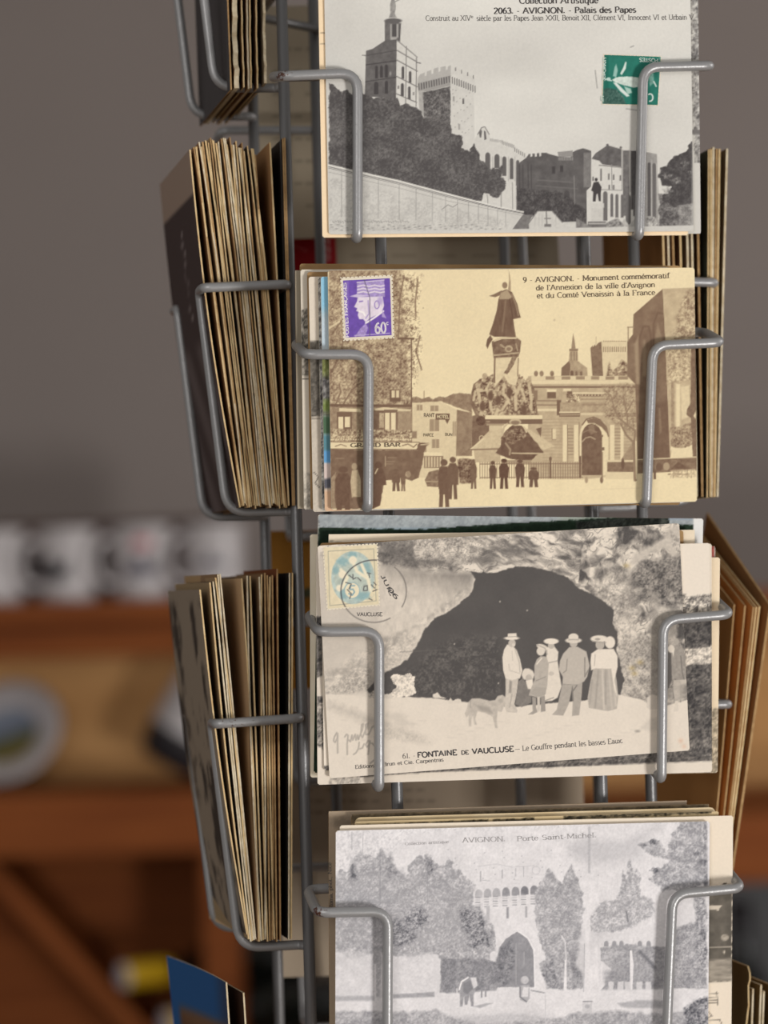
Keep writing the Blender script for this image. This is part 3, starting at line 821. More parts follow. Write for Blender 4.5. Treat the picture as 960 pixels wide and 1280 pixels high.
    for x, y in ((835, 238), (856, 204), (845, 226), (866, 215), (833, 219)): p.leaves([(x - 6, y), (x, y - 4), (x + 6, y), (x, y + 4)], .36, .74, rough=4, rs=3, gs=3, e=4, a=.7)
    p.leaves([(846, 258), (868, 254), (868, 285), (850, 284)], .45, .62, rough=2, gs=5, thr=.5)
    # paper margins and soiling near the stamp
    p.poly([(640, 286.5), (870, 281.5), (875, 300), (400, 302), (400, 289)], .80, e=1.2)
    p.poly([(866.5, -10), (880, -10), (880, 300), (864, 300)], .80, a=.5, e=2)
    for a, b in (((744, 88), (746.5, 110)), ((788, 59), (792, 57.5)), ((783, 136), (797, 138))): p.line([a, b], 1.4, .55, a=.7)
    p.grain_all(.015)
c1b = front_card('cream edged postcard just behind the palace card in the top front pocket', 0, .0016, (403, 297), (860, 294), (400, -12), lambda p: (p.soft(402, 150, 4, 300, .93, .3), [p.line([(401, y), (408, y)], 1.0, .62) for y in (41, 55)]), ((0, 0, 0), (272, 244, 204)), .90, 1.3, dict(L=14, R=3, B=8, T=3), M_PAPER3, 'cards in the top front pocket')
c1c = front_card('postcard with a dark patterned right edge behind the palace card', 0, .0024, (430, 295), (876, 292), (440, -12),
    lambda p: (p.leaves([(860, -20), (885, -20), (885, 205), (868, 203)], .42, .78, rough=1, gs=7, fine=2.5), p.line([(874, 20), (882, 10)], 1, .4), p.line([(873, 45), (880, 30)], 1, .4), p.rect(860, 162, 885, 168, .45)), GREY, .80, 1.3, dict(L=3, R=22, B=4, T=4), M_PAPER3, 'cards in the top front pocket')
c1 = front_card('grey view of a walled palace with towers, green stamp at its upper right', 0, .0007, (411, 293), (867, 289), (411, -13), paint_palace, GREY, .83, 1.0, None, M_PAPER3)
letter(c1, text_vf('Collection Artistique', 649, 4.6, 748, 4.0, 8.2, .17) + text_vf('2063. - AVIGNON. - Palais des Papes', 617, 17.2, 795, 15.6, 7.2, .19), M_BLACK)
letter(c1, text_vf('Construit au XIV', 532, 26, 588.5, 25.7, 6.4, .12) + text_vf('e', 588.7, 22.6, 591.5, 22.6, 3.6, .14) + text_vf('siècle par les Papes Jean XXII, Benoit XII, Clément VI, Innocent VI et Urbain V', 595.5, 26, 867, 24.6, 6.4, .13), M_INK, 'small_lettering')
def paint_green(p):
    G = (46, 118, 103)
    p.rect(740, 60, 840, 145, G, grain=.06, gs=5)
    p.rect(754, 69, 760.5, 131, (40, 106, 92)); 
    p.leaves([(752, 112), (772, 112), (785, 131), (752, 132)], .22, .45, rough=3, gs=5, a=.55)
    # a plain pale figure lying across the stamp
    p.poly([(764, 100), (772, 96), (790, 96), (806, 98), (808, 108), (790, 109), (770, 104)], (206, 218, 208), rough=1, rs=4, grain=.10, gs=3)
    p.poly([(766, 95), (768, 84), (770, 80), (772, 88), (770, 97)], (150, 190, 178), e=1.5)
    p.poly([(775, 92), (779, 84), (781.5, 77), (783, 78), (782, 86), (777, 94)], (208, 222, 212))
    p.poly([(766, 103), (771, 104), (780, 113), (787, 120), (783, 121), (775, 114)], (214, 224, 216))
    p.poly([(780, 108), (788, 111), (790, 116), (784, 118)], (170, 200, 188), e=1.5)
    p.ell(760.5, 99, 2.6, 2.2, (190, 212, 202)); p.line([(757, 99), (764, 101)], 1.6, (190, 212, 202))
    p.poly([(811, 92), (816, 90), (818, 104), (812, 108)], (120, 165, 152), rough=1, e=1.5, grain=.2)
    p.line(arc(812.5, 122, 3.4, 4.6, -120, 100, 8), 1.7, (220, 228, 220)); p.line([(817, 102), (820, 108)], 1.5, (210, 222, 214))
    p.rect(752, 68, 754.5, 133, (120, 160, 146), a=.6); p.rect(823.5, 68, 828, 133, (150, 180, 166), a=.5)
s1 = stamp(c1, ((754, 67.5), (827, 70), (823, 132.5), (751.5, 131)), 15, 13, paint_green, 1.3)
M_PALE = mat_noise('pale_stamp_ink', rgb(196, 212, 202), rgb(210, 222, 214), 300, .7, .1)
letter(c1, text_vf('POSTES', 822.5, 73.5, 799, 72.5, 4.6, .2, 0, 1), M_PALE, 'stamp_lettering', .0003)
letter(c1, text_vf('FRANÇAISE', 757.5, 72, 756, 101, -3.8, .2, 0, 1) + text_vf('FR', 754.6, 120, 754.4, 127, -3.8, .2, 0, 1), M_PALE, 'stamp_lettering', .0003)

# ---- second row: the sepia monument ------------------------------------------------
SEP = ((20, -10, -8), (271, 255, 208))
def person(p, x, y0, y1, w, g, lg=None):
    """a small standing figure: hat, head, coat, legs"""
    h = y1 - y0
    p.ell(x, y0 + h * .07, w * .30, h * .07, g)
    p.poly([(x - w * .30, y0 + h * .15), (x + w * .30, y0 + h * .15), (x + w * .52, y0 + h * .30), (x + w * .45, y0 + h * .62), (x - w * .45, y0 + h * .62), (x - w * .52, y0 + h * .30)], g, grain=.04)
    p.poly([(x - w * .36, y0 + h * .6), (x - w * .02, y0 + h * .6), (x - w * .10, y1), (x - w * .42, y1)], lg if lg is not None else g)
    p.poly([(x + w * .02, y0 + h * .6), (x + w * .36, y0 + h * .6), (x + w * .44, y1), (x + w * .12, y1)], lg if lg is not None else g)
def paint_monument(p):
    X, Y = p.X, p.Y
    p.c[:] = p.tone(.855 + .03 * (fbm(X, Y, 80, 2, 2) - .5) * 2)
    # far towers
    p.poly([(701.6, 470), (702, 460), (711, 451.5), (712, 437), (722, 437), (722.5, 451.5), (734, 460), (734.5, 471)], .62, grain=.08, gs=4)
    p.poly([(701.6, 470), (702, 460), (711, 451.5), (713, 455), (712, 470)], .45)
    p.poly([(714.2, 436), (715.4, 424), (716.4, 417), (718, 424), (719.6, 436)], .55); p.rect(711.5, 436, 722.5, 438.5, .48)
    for x in (714, 718, 721): p.line([(x, 440), (x, 450)], 1., .48)
    arch(p, 713, 717, 463, 470, .4); arch(p, 719, 722, 464, 470, .45); arch(p, 725, 728, 464, 470, .45)
    p.poly([(738, 435), (741, 432), (741, 434), (744, 430.5), (744.5, 432.5), (748, 428.5), (752, 427), (754, 470), (740.5, 470)], .47, grain=.06)
    p.poly([(752, 427), (783, 427), (783, 470), (754, 470)], .80, grain=.02)
    for i in range(11): p.line([(754.5 + i * 2.7, 434), (754.5 + i * 2.7, 439.5)], 1.2, .52); p.line([(754 + i * 2.7, 426.5), (755.2 + i * 2.7, 426.5)], 1.2, .6)
    p.line([(745, 421), (745, 430)], .8, .68)
    p.leaves([(757, 470), (762, 452), (766, 465), (772, 458), (777, 449), (784, 456), (786, 472), (757, 472)], .42, .75, rough=2, gs=5, thr=.52)
    # gate building
    p.rect(660, 470, 797, 600, .68, grain=.05, gs=6)
    p.rect(664, 470, 794, 475.5, .80)
    for x0, x1 in ((682, 693), (702, 713), (720, 731), (739, 749), (757, 768), (773, 785)): p.rect(x0, 470.5, x1, 474.5, .56)
    for x in (670, 690, 677): p.ell(x, 467, 2.6, 3.4, .52, grain=.08)
    p.rect(660, 475.5, 795, 480, .82); p.rect(664, 482.5, 795, 485, .46); p.rect(716, 490.5, 767, 492.5, .84); p.rect(717, 492.7, 765, 495.5, .45)
    for i in range(12): p.ell(720 + i * 4, 494, .9, .9, .75)
    p.rect(684, 488, 695, 498, .42); p.rect(683.5, 486.5, 695.5, 490, .84); p.rect(704, 486, 714, 489, .84); p.rect(709, 489, 715, 503, .42)
    p.rect(666, 488, 672, 500, .5); p.leaves([(708, 492), (726, 494), (724, 503), (708, 502)], .4, .8, rough=1, gs=4)
    p.rect(664, 500, 697, 502, .55); p.rect(660, 505.5, 700, 507, .5); p.rect(664, 511, 696, 514, .82)
    p.rect(696, 500, 701.5, 519, .42); p.rect(700, 503, 767, 516, .63, grain=.08, gs=3)
    for i in range(40): p.ell(727 + (i * 17) % 38, 499 + (i * 7) % 14, 1.6, .6, .52, a=.6)
    p.rect(699, 516, 725, 521, .46); p.rect(699, 514.6, 725, 516.2, .82); p.rect(757, 516, 795, 521, .48); p.rect(726, 516, 757, 519, .78)
    for i in range(13): p.ell(701 + i * 1.9, 518.5, .6, .6, .75)
    for y in range(524, 596, 4): p.line([(678, y), (724, y)], .8, .58, a=.6); p.line([(762, y), (792, y)], .8, .58, a=.6)
    p.rect(690, 536, 695, 549, .80); p.line([(690, 536), (690, 549.5), (695, 549.5)], .9, .5)
    for x0, x1 in ((703.5, 709), (717.5, 723), (762.5, 768), (775.5, 779.5)): p.rect(x0, 531, x1, 577, .83); 
    for x0, x1 in ((709.5, 716), (769, 775)):
        for y in range(536, 572, 4): p.line([(x0, y), (x1, y)], .9, .52)
    p.line([(709.3, 531), (709.3, 577)], .9, .5); p.line([(724, 528), (724, 592)], .9, .52)
    # gate arch
    arch(p, 724.5, 760.5, 521.5, 594, .83); p.line([(760.3, 545), (758, 534), (750, 524.5), (742, 521.5), (733, 524), (728, 531)], 1.6, .45)
    p.poly([(733, 525), (742, 522.5), (750, 525), (757, 533), (759, 542), (752, 534), (743, 529), (735, 529)], .46)
    arch(p, 727, 752.6, 529.5, 594, .41, grain=.05, gs=4)
    p.line([(728, 552), (732, 547.5), (738, 546), (744, 549)], 1.6, .62); p.line([(728, 541), (737, 537), (746, 540)], 1.2, .55, a=.8); p.poly([(735, 533), (742, 531), (746, 541), (738, 543)], .55, a=.6, rough=2)
    p.ell(752.6, 545, 1.4, 1.4, .45); p.rect(751, 559, 755.5, 563, .45)
    # left hotel facade, mid buildings
    p.poly([(515, 499), (527, 498), (540, 500), (553, 503), (571, 512), (571, 600), (515, 600)], .79, grain=.03)
    p.poly([(515, 497), (522, 496), (528, 498), (536, 496), (541, 499), (548, 496), (556, 497), (566, 492.5), (577, 491.5), (588, 493), (590, 516), (571, 509), (553, 502), (530, 503), (515, 503)], .52, rough=1, grain=.08)
    p.line([(530, 489), (530, 498)], 1., .55)
    p.poly([(571, 512), (590, 516), (590, 570), (570, 570)], .52, grain=.07, gs=4)
    for x0, x1, y0, y1 in ((521, 528, 506, 513), (538, 548, 507, 514), (537, 549, 524, 539), (540, 549, 549, 560), (528, 533, 560, 565), (566, 570, 527, 545)):
        p.rect(x0, y0, x1, y1, .58); p.line([((x0 + x1) / 2, y0), ((x0 + x1) / 2, y1)], 1., .72)
    p.rect(544.5, 517, 562, 524.5, .38); p.poly([(556, 524), (562, 524), (559, 530)], .4)
    p.rect(525, 565.5, 553, 570, .84); p.rect(530, 570, 554, 585, .5)
    for i in range(6): p.rect(531.5 + i * 3.6, 571, 533.5 + i * 3.6, 584, .75)
    # left house with plane tree
    p.poly([(411, 338), (505, 338), (515, 423), (514.5, 560), (411, 562)], .60, grain=.10, gs=5)
    p.poly([(470, 428), (514, 424), (514.5, 560), (470, 560)], .50, grain=.06)
    p.leaves([(411, 338), (500, 338), (522, 352), (520, 395), (519, 425), (514, 480), (512, 505), (411, 510)], .40, .78, rough=5, rs=9, gs=6, fine=2.0, thr=.50, k=.13, a=.75, e=4)
    p.leaves([(500, 338), (528, 345), (522, 400), (530, 440), (522, 470), (513, 500)], .48, .86, rough=6, rs=6, gs=5, fine=1.7, thr=.42, k=.08, a=.8, e=6)
    for ln in ([(411, 470), (425, 445), (430, 420)], [(415, 418), (424, 405), (430, 398)], [(505, 345), (500, 372), (498, 420)], [(522, 350), (519, 380), (520, 395)], [(525, 420), (520, 440), (527, 462)], [(412, 528), (428, 507), (440, 487), (452, 478)], [(420, 505), (426, 490), (424, 480)]):
        p.line(ln, 2.0, .44, a=.75)
    p.line([(412, 410), (424, 402)], 2.5, .82, a=.8)
    p.rect(497, 422, 518, 424.5, .40); p.line([(514.3, 424), (514.3, 560)], 1.4, .38)
    p.poly([(411, 505), (515, 506), (515, 509), (411, 508.5)], .40)
    p.rect(487, 487, 500.5, 502, .40); p.rect(489.5, 488, 493.5, 497, .80); p.rect(495, 488, 499, 497, .80)
    p.rect(412, 509, 515, 549, .55, grain=.10, gs=3)
    p.poly([(424, 510), (450, 511), (452, 515), (424, 514)], .82); p.poly([(468, 511), (480, 509), (514, 512), (513, 515), (470, 514)], .80)
    p.rect(421, 515, 440, 545, .42); p.rect(423, 521, 429, 540, .84); p.rect(431, 521, 437.5, 534, .84)
    p.rect(466, 513, 480, 545, .42, grain=.05); p.rect(480, 512, 497, 546, .45); p.rect(481.3, 516, 487, 543, .84); p.rect(488.8, 516, 494.6, 543, .84); p.rect(474, 516, 480, 535, .66, grain=.12, gs=2)
    p.rect(498, 514, 513, 540, .58, grain=.06); p.rect(496, 539, 521, 548, .52, grain=.06)
    p.leaves([(413, 536), (515, 538), (515, 552), (413, 552)], .42, .78, rough=1, gs=3, fine=1.6, thr=.5)
    for i in range(34): p.ell(414 + i * 3.1, 549.3, 1.1, 1.0, .80)
    p.poly([(412, 552.5), (524, 553), (524, 561.5), (412, 561)], .83); p.line([(412, 552.3), (524, 552.8)], 1., .45); p.line([(412, 561.3), (524, 562)], 1., .42)
    p.line([(419, 558), (426, 555.5), (433, 558)], 1.2, .5); p.line([(503, 557), (510, 555), (517, 559), (521, 555)], 1.4, .5)
    p.poly([(524, 553), (538, 554), (533, 558), (530, 566), (520, 562)], .42, rough=1); p.line([(526, 556), (536, 555)], 1.2, .78)
    # ground
    p.poly([(411, 600), (480, 600), (530, 597), (600, 598), (730, 599), (875, 585), (875, 640), (411, 640)], .85, grain=.015, gs=20, e=2)
    # dark shop front
    p.poly([(413, 561.5), (530, 563), (528, 580), (523, 597), (515, 601), (500, 597), (480, 601), (478, 615), (466, 636), (413, 636)], .43, grain=.05, gs=5, rough=1)
    for x, y in ((425, 573), (490, 572), (486, 580), (488, 577)): p.line([(x - 5, y), (x + 5, y)], 1.2, .56, a=.7)
    p.rect(481, 570, 482.4, 583, .6)
    p.poly([(412, 600), (420, 590), (418, 620), (420, 636), (412, 636)], .55, grain=.08)
    person(p, 429, 583, 640, 20, .37); p.rect(420, 600, 437, 632, .37, grain=.03)
    p.ell(443, 583, 3.5, 4.2, .62); p.poly([(440, 588), (447, 587), (451, 600), (451, 621), (440, 622), (438, 602)], .70, grain=.06, gs=3); p.rect(441, 621, 447, 636, .45)
    p.poly([(449, 624), (454, 622), (454, 628), (449, 628)], .4)
    p.ell(473, 582, 5, 5, .36); p.poly([(466, 587), (478, 584), (482, 596), (483, 606), (477, 607), (477, 622), (475, 632), (466, 636)], .37, grain=.03); p.line([(469, 592), (472, 586)], 1.5, .75)
    person(p, 495, 586, 614, 11, .40); person(p, 504, 591, 614, 6, .43); p.ell(510, 593, 3.5, 4, .6, grain=.1); p.poly([(486, 589), (490, 588), (490, 600), (484, 600)], .42)
    # car and walkers
    p.poly([(531, 600), (536, 590), (548, 587), (552, 598), (548, 609), (534, 608)], .48, grain=.1, gs=3); p.line([(533, 602), (548, 602)], 1.2, .65)
    person(p, 555, 574, 634, 15, .40); p.rect(549, 585, 561, 618, .39, grain=.03); person(p, 566, 571, 624, 13, .40); p.rect(560, 582, 573, 606, .40, grain=.03)
    p.leaves([(572, 575), (584, 572), (594, 576), (596, 596), (592, 605), (574, 604)], .36, .60, rough=2, gs=5, thr=.58); person(p, 592, 574, 611, 8, .42)
    # monument pedestal
    p.poly([(588, 496), (592, 480), (600, 474), (606, 480), (612, 478), (617, 470), (648, 470), (653, 476), (662, 474), (668, 486), (672, 516), (676, 522), (596, 523), (588, 505)], .47, grain=.09, gs=4)
    p.leaves([(590, 490), (600, 474), (618, 468), (648, 468), (662, 476), (672, 517), (598, 521)], .36, .78, rough=2, rs=4, gs=6, fine=2.5, thr=.52, k=.10, a=.8)
    for ln, w in (([(597, 487), (600, 500), (602, 517)], 4), ([(594, 489), (592, 500)], 3), ([(608, 486), (612, 498), (614, 512)], 3.6), ([(612, 478), (607, 488), (600, 489)], 2.5), ([(630, 480), (629, 492), (636, 500), (628, 512)], 3.5), ([(650, 482), (644, 496), (645, 512)], 4), ([(652, 486), (657, 502)], 3), ([(661, 480), (664, 498), (664, 512)], 3.6), ([(640, 478), (645, 488)], 3), ([(622, 512), (620, 518)], 4)):
        p.line(ln, w, .75, a=.9, e=1.4)
    for x, y in ((597, 482), (606, 470), (619, 480), (631, 473), (650, 477), (661, 476)): p.ell(x, y, 3.2, 3.6, .66, grain=.12, gs=2)
    for x, y in ((613, 495), (623, 500), (637, 490), (655, 512), (603, 508)): p.ell(x, y, 3.5, 6, .38, e=2)
    p.poly([(607, 519), (678, 519), (678, 523.8), (606, 523.8)], .84); p.rect(606, 524, 678, 530, .43); p.line([(606, 527), (612, 527)], 1, .7)
    p.poly([(590, 560), (590, 520), (598, 518), (612, 530), (612, 540), (600, 556)], .44, grain=.06, gs=4); p.ell(601, 526, 6, 6, .36, grain=.1); p.line(arc(602, 548, 3, 3.4, 0, 360, 10), 1.2, .7)
    p.rect(611.5, 530, 628, 546, .76); p.rect(608, 529.5, 630, 532, .60)
    p.poly([(588, 562), (612, 538), (630, 535), (629, 562)], .74, grain=.05); p.line([(588, 562), (604, 549)], 2., .8)
    p.poly([(654, 534), (664, 538), (694, 558), (680, 562), (666, 560)], .75, grain=.04); p.poly([(670, 536), (677, 534), (676, 546)], .42)
    p.poly([(592, 562), (625, 561), (626, 578), (594, 578)], .70, grain=.04); p.line([(586, 562), (624, 561)], 1.6, .46)
    p.poly([(619, 566), (626, 558), (627, 547), (632, 539), (640, 532), (652, 532), (660, 541), (673, 556), (681, 567), (672, 568), (664, 576), (640, 574), (628, 570)], .39, grain=.06, gs=4, rough=1)
    p.leaves([(627, 548), (633, 538), (650, 534), (660, 545), (640, 556)], .35, .62, rough=2, gs=4, thr=.56); p.line([(628, 544), (630, 534), (634, 530)], 2.2, .72); p.line([(655, 534), (658, 540)], 2, .74)
    p.ell(644, 527.5, 7.4, 4.2, .72); p.ell(644, 528.3, 5.6, 2.6, .5); p.line([(632, 554), (638, 562), (637, 568)], 2.4, .58)
    p.line([(640, 566.5), (685, 567)], 1.6, .72); p.rect(628, 575, 664, 579, .6)
    # column, capital and figure
    p.poly([(618, 446), (648, 446), (648, 470), (645, 482), (636, 480), (630, 470), (618, 484), (617, 470)], .80, grain=.04, gs=4); p.line([(618.5, 446), (618, 478)], 2, .46)
    p.poly([(640, 446), (646, 446), (641, 458), (634, 468), (630, 466), (636, 456)], .5, grain=.12, gs=2, rough=1); p.line([(648, 448), (647, 470)], 1.4, .55)
    p.poly([(614.5, 427), (623, 423), (643, 420), (651.5, 426), (650, 440), (648, 446), (617, 447.5)], .44, grain=.10, gs=3)
    p.line([(618, 426), (628, 422.5), (645, 422.5)], 2.4, .76); p.ell(636, 436, 5, 4.2, .68, grain=.1, gs=2); p.ell(636, 436.3, 3, 2.4, .5); p.line([(617, 444), (630, 443), (648, 441)], 2, .66); p.line([(626, 431), (630, 434)], 2.2, .62); p.line([(645, 430), (647, 438)], 2, .6)
    p.poly([(609, 424), (613, 419), (616, 424), (612, 430), (609.5, 436), (607.5, 432)], .40)
    p.poly([(623, 374), (621, 388), (616, 405), (611.5, 418), (618, 421), (645, 421), (643, 410), (641.7, 399), (651, 397), (649, 390), (646.7, 380), (640, 365), (633, 361.5), (627, 364)], .40, grain=.05, gs=5, sx=1.8, sy=.5)
    p.poly([(611, 370), (617, 368), (627, 363), (628, 368), (619, 371.5)], .46); p.poly([(626, 366), (634, 362), (640, 371), (637, 374), (624, 374)], .62, e=1.5)
    p.line([(640, 368), (645, 381), (648, 394)], 2., .52); p.line([(632, 376), (630, 396), (628, 414)], 2.4, .50, a=.7); p.line([(637, 374), (641, 398)], 1.4, .34)
    p.ell(631, 356.6, 3.3, 4, .52); p.poly([(635, 362), (636.5, 350), (635.6, 337), (637.4, 345), (638.4, 352), (638.5, 364)], .60)
    # railings and onlookers
    for i in range(43):
        x = 600 + i * 3.05
        if 728 > x: p.line([(x, 578), (x, 598)], 1., .48, a=.85)
    p.line([(600, 580), (728, 579.5)], 1.2, .5); p.line([(600, 597), (728, 596.5)], 1.1, .5); p.rect(687, 572, 689, 598, .40); p.ell(688, 573.5, 1.8, 2.6, .42); p.rect(724, 570, 726.4, 597, .40)
    person(p, 616, 576, 611, 9, .36); person(p, 630, 573.5, 611, 12, .34); person(p, 650, 574, 609, 12, .36); person(p, 667, 584, 609, 13, .38); p.ell(630, 575, 3.2, 1.4, .3)
    p.ell(733, 600, 2, 4, .6); p.ell(752, 600, 2, 4, .45); p.rect(752, 565, 753.6, 600, .5)
    # street tree and low wall
    p.rect(759, 577, 795, 590, .47, grain=.06); p.rect(757, 575, 796, 577.5, .80); p.rect(757, 590, 796, 599, .80)
    p.poly([(776, 575), (790, 554), (793, 575)], .58, grain=.06); p.ell(778.5, 580, 2, 7, .38)
    p.leaves([(752, 482), (794, 480), (795, 545), (772, 530), (756, 520)], .42, .72, rough=4, gs=5, fine=1.8, thr=.50, a=.6, e=5)
    for ln, w in (([(794, 600), (793.5, 575), (792, 552)], 4), ([(792, 553), (783, 544), (779, 536), (776, 530)], 2.6), ([(793, 550), (794, 538), (785, 532), (773, 522), (766, 508)], 2.2), ([(785, 532), (783, 515), (779, 495)], 1.8), ([(768, 512), (764, 495), (756, 488)], 1.5), ([(783, 516), (792, 500)], 1.5)):
        p.line(ln, w, .52)
    p.line([(795, 552), (796, 598)], 2, .80)
    # fortress wall at right
    p.poly([(791.8, 393), (828.5, 361), (832, 430), (837.5, 574), (797, 575), (794, 480), (784, 470), (784, 427), (791, 418)], .46, grain=.05, gs=8)
    p.rect(784.6, 409, 786, 427, .55); p.line([(784.6, 409), (792, 409)], 1.2, .55)
    p.line([(798, 470), (799, 425), (804, 408), (811, 408), (814, 425), (813, 470)], 2.2, .40, e=2); p.line([(817, 440), (817, 405), (822, 391), (828, 392)], 2.2, .40, e=2)
    p.poly([(795, 480), (793, 430), (798, 420), (800, 480)], .62, e=3, a=.7); p.poly([(803, 470), (804, 425), (807, 425), (809, 470)], .58, e=3, a=.6); p.poly([(819, 424), (822, 404), (827, 420), (828, 430), (818, 436)], .60, e=3, a=.6); p.poly([(823, 510), (825.5, 510), (827.5, 540), (824, 543)], .70, e=1.5)
    p.poly([(806, 510), (836, 500), (837.5, 574), (800, 575)], .39, a=.7, e=6, grain=.04)
    p.poly([(828.5, 361), (876, 359), (876, 575), (838, 573), (832, 430)], .70, grain=.06, gs=7)
    p.leaves([(846, 400), (858, 365), (876, 362), (876, 480), (855, 470), (835, 480), (836, 440)], .44, .76, rough=5, rs=9, gs=7, fine=2.2, thr=.48, a=.8, e=5)
    p.leaves([(834, 430), (864, 440), (862, 475), (835, 480)], .50, .82, rough=2, gs=4, fine=1.8, thr=.45, a=.7, e=4)
    p.rect(839, 478, 843, 545, .60, grain=.1); p.rect(845, 480, 850, 540, .84, e=2); p.poly([(851, 484), (861, 482), (863, 520), (852, 525)], .80, e=2, grain=.04)
    p.leaves([(838, 535), (866, 528), (866, 560), (838, 560)], .44, .68, rough=2, gs=5, thr=.5); p.poly([(839, 559), (853, 560), (865, 556), (865, 573), (839, 573)], .84, rough=2)
    p.poly([(864, 430), (876, 430), (876, 575), (866, 575), (864, 523), (858, 518), (859, 511), (863, 505)], .45, grain=.06, rough=1); p.poly([(867, 520), (870, 513), (870, 524)], .84)
    p.poly([(797, 575), (876, 571), (876, 588), (797, 592)], .47, grain=.09, gs=4); p.line([(797, 574.5), (876, 571)], 1.2, .8)
    p.ell(824, 584, 4, 5, .40); p.ell(833, 583, 4, 5, .62); p.poly([(839, 586), (848, 577), (862, 586)], .40, grain=.05); p.rect(835, 592, 868, 593.5, .48); p.rect(817, 588, 820, 599, .42)
    for x in (842, 859, 864): p.line([(x, 587), (x, 597)], 1.2, .48)
    p.leaves([(838, 588), (870, 586), (870, 596), (838, 598)], .6, .85, rough=1, gs=4, a=.7)
    p.line([(740, 612), (800, 610)], 1., .78, a=.6); p.ell(693, 400, 1.3, 1.3, .7, a=.8, e=2); p.ell(529, 385, .8, .8, .6)
    p.poly([(866, 322), (880, 322), (880, 346), (872, 342)], .74, a=.7, e=5)
    p.grain_all(.02)
G2 = 'cards in the second front pocket'
def strip_bw(y_a, y_b, y_c):
    def f(p):
        x0 = float(p.X.min())
        p.leaves([(x0 - 5, y_a), (x0 + 60, y_a), (x0 + 60, y_b), (x0 - 5, y_b)], .28, .72, rough=2, gs=7, fine=2.3, thr=.5)
        p.leaves([(x0 - 5, y_c), (x0 + 60, y_c), (x0 + 60, 660), (x0 - 5, 660)], .52, .80, rough=4, gs=9, fine=2.6, thr=.42)
        p.line([(x0, y_b + 4), (x0 + 40, y_b + 4)], 1.5, .4)
    return f
front_card('tan backed postcard, rearmost of the sepia pocket, its top edge tallest', 1, .0135, (376, 636), (850, 631), (368, 329.5), None, body=M_PAPER2, group=G2)
front_card('brownish postcard edge at the far left of the sepia pocket', 1, .0115, (372, 636), (838, 628), (362, 338), lambda p: p.soft(365, 430, 8, 30, .3, .6), ((0, 0, 0), (255, 236, 205)), .62, 2, dict(L=16, R=2, B=3, T=4), M_PAPER2, G2)
front_card('white topped postcard with a narrow dark photograph edge, sepia pocket', 1, .0092, (380, 637), (838, 627), (371, 337), strip_bw(386, 470, 590), ((0, 0, 0), (258, 246, 226)), .85, 1.4, dict(L=18, R=2, B=3, T=3), M_PAPER3, G2)
front_card('tan postcard between two pale ones at the left of the sepia pocket', 1, .0075, (388.5, 637), (840, 627), (381, 340), None, body=M_PAPER2, group=G2)
front_card('cream topped postcard with grey quayside edge, left of the sepia pocket', 1, .0060, (391.5, 640), (842, 628), (385, 346), lambda p: (p.leaves([(370, 428), (430, 424), (430, 520), (370, 522)], .36, .55, rough=1, gs=9, fine=2.4, thr=.55), p.poly([(370, 522), (430, 520), (430, 650), (370, 650)], .78, grain=.05), p.line([(385, 523), (420, 522)], 1.2, .4), p.line([(392, 590), (398, 596), (394, 604), (400, 610)], 1.3, .4)), ((0, 0, 0), (258, 244, 224)), .87, 1.4, dict(L=20, R=2, B=3, T=3), M_PAPER3, G2)
front_card('dark speckled postcard edge beside the blue sky card', 1, .0045, (402.5, 638), (846, 627), (397, 347), lambda p: p.leaves([(390, 330), (440, 330), (440, 660), (390, 660)], .26, .80, rough=0, gs=5, fine=2, thr=.47), GREY, .7, 1.4, dict(L=14, R=2, B=3, T=3), M_PAPER3, G2)
front_card('colour postcard edge with blue sky, green trees and a pink quay', 1, .0028, (406, 639), (850, 628), (400.5, 346),
    lambda p: (p.rect(390, 330, 450, 395, (146, 200, 226), e=30), p.rect(390, 395, 450, 440, (196, 210, 218), e=20), p.leaves([(390, 440), (450, 436), (450, 520), (390, 520)], .30, .62, rough=2, gs=9, fine=3), p.rect(390, 446, 450, 470, (140, 150, 70), a=.6, e=8, rough=4), p.rect(390, 500, 450, 516, (120, 140, 60), a=.7, e=8, rough=4), p.rect(390, 520, 450, 543, (84, 110, 84), e=4), p.rect(390, 543, 450, 566, (96, 140, 150), e=5), p.rect(390, 563, 450, 579, (104, 160, 206), e=3), p.rect(390, 579, 450, 604, (214, 196, 188), e=3), p.poly([(390, 602), (450, 590), (450, 604), (390, 614)], (96, 96, 104), e=3), p.rect(390, 612, 450, 660, (216, 180, 148), e=6)), GREY, .8, 1.2, dict(L=18, R=2, B=3, T=3), M_PAPER3, G2)
c2 = front_card('sepia view of a statue topped monument with a violet stamp, second front pocket', 1, .0008, (414.3, 637.5), (871, 627), (410, 338), paint_monument, SEP, .855, 1.0, None, M_PAPER3)
letter(c2, text_vf('9 - AVIGNON. - Monument commémoratif', 653.5, 353.2, 837, 347.6, 6.4, .17) + text_vf("de l'Annexion de la ville d'Avignon", 670, 363, 819, 358.8, 6.4, .16) + text_vf('et du Comté Venaissin à la France', 671, 372.8, 819, 368.6, 6.4, .16), M_SEPIA)
letter(c2, text_vf('GRAND BAR', 438, 559, 501, 558.2, 4.8, .2), M_SEPIA, 'sign_lettering')
M_SEPL = mat_noise('unprinted_sepia', rgb(214, 194, 154), rgb(222, 204, 166), 300, .7, .1)
letter(c2, text_vf('HOTEL', 546, 522.6, 561, 523, 4.0, .22, 0, 1), M_SEPL, 'sign_lettering')
letter(c2, text_vf('RANT', 529.5, 521.2, 543, 521.4, 4.6, .18, 0, 1) + text_vf('PARCE', 529, 545.5, 542, 545.5, 3.6, .18, 0, 1) + text_vf('BUN', 556, 544.5, 565.5, 545, 3.4, .16, 0, 1), M_SEPIA, 'sign_lettering')
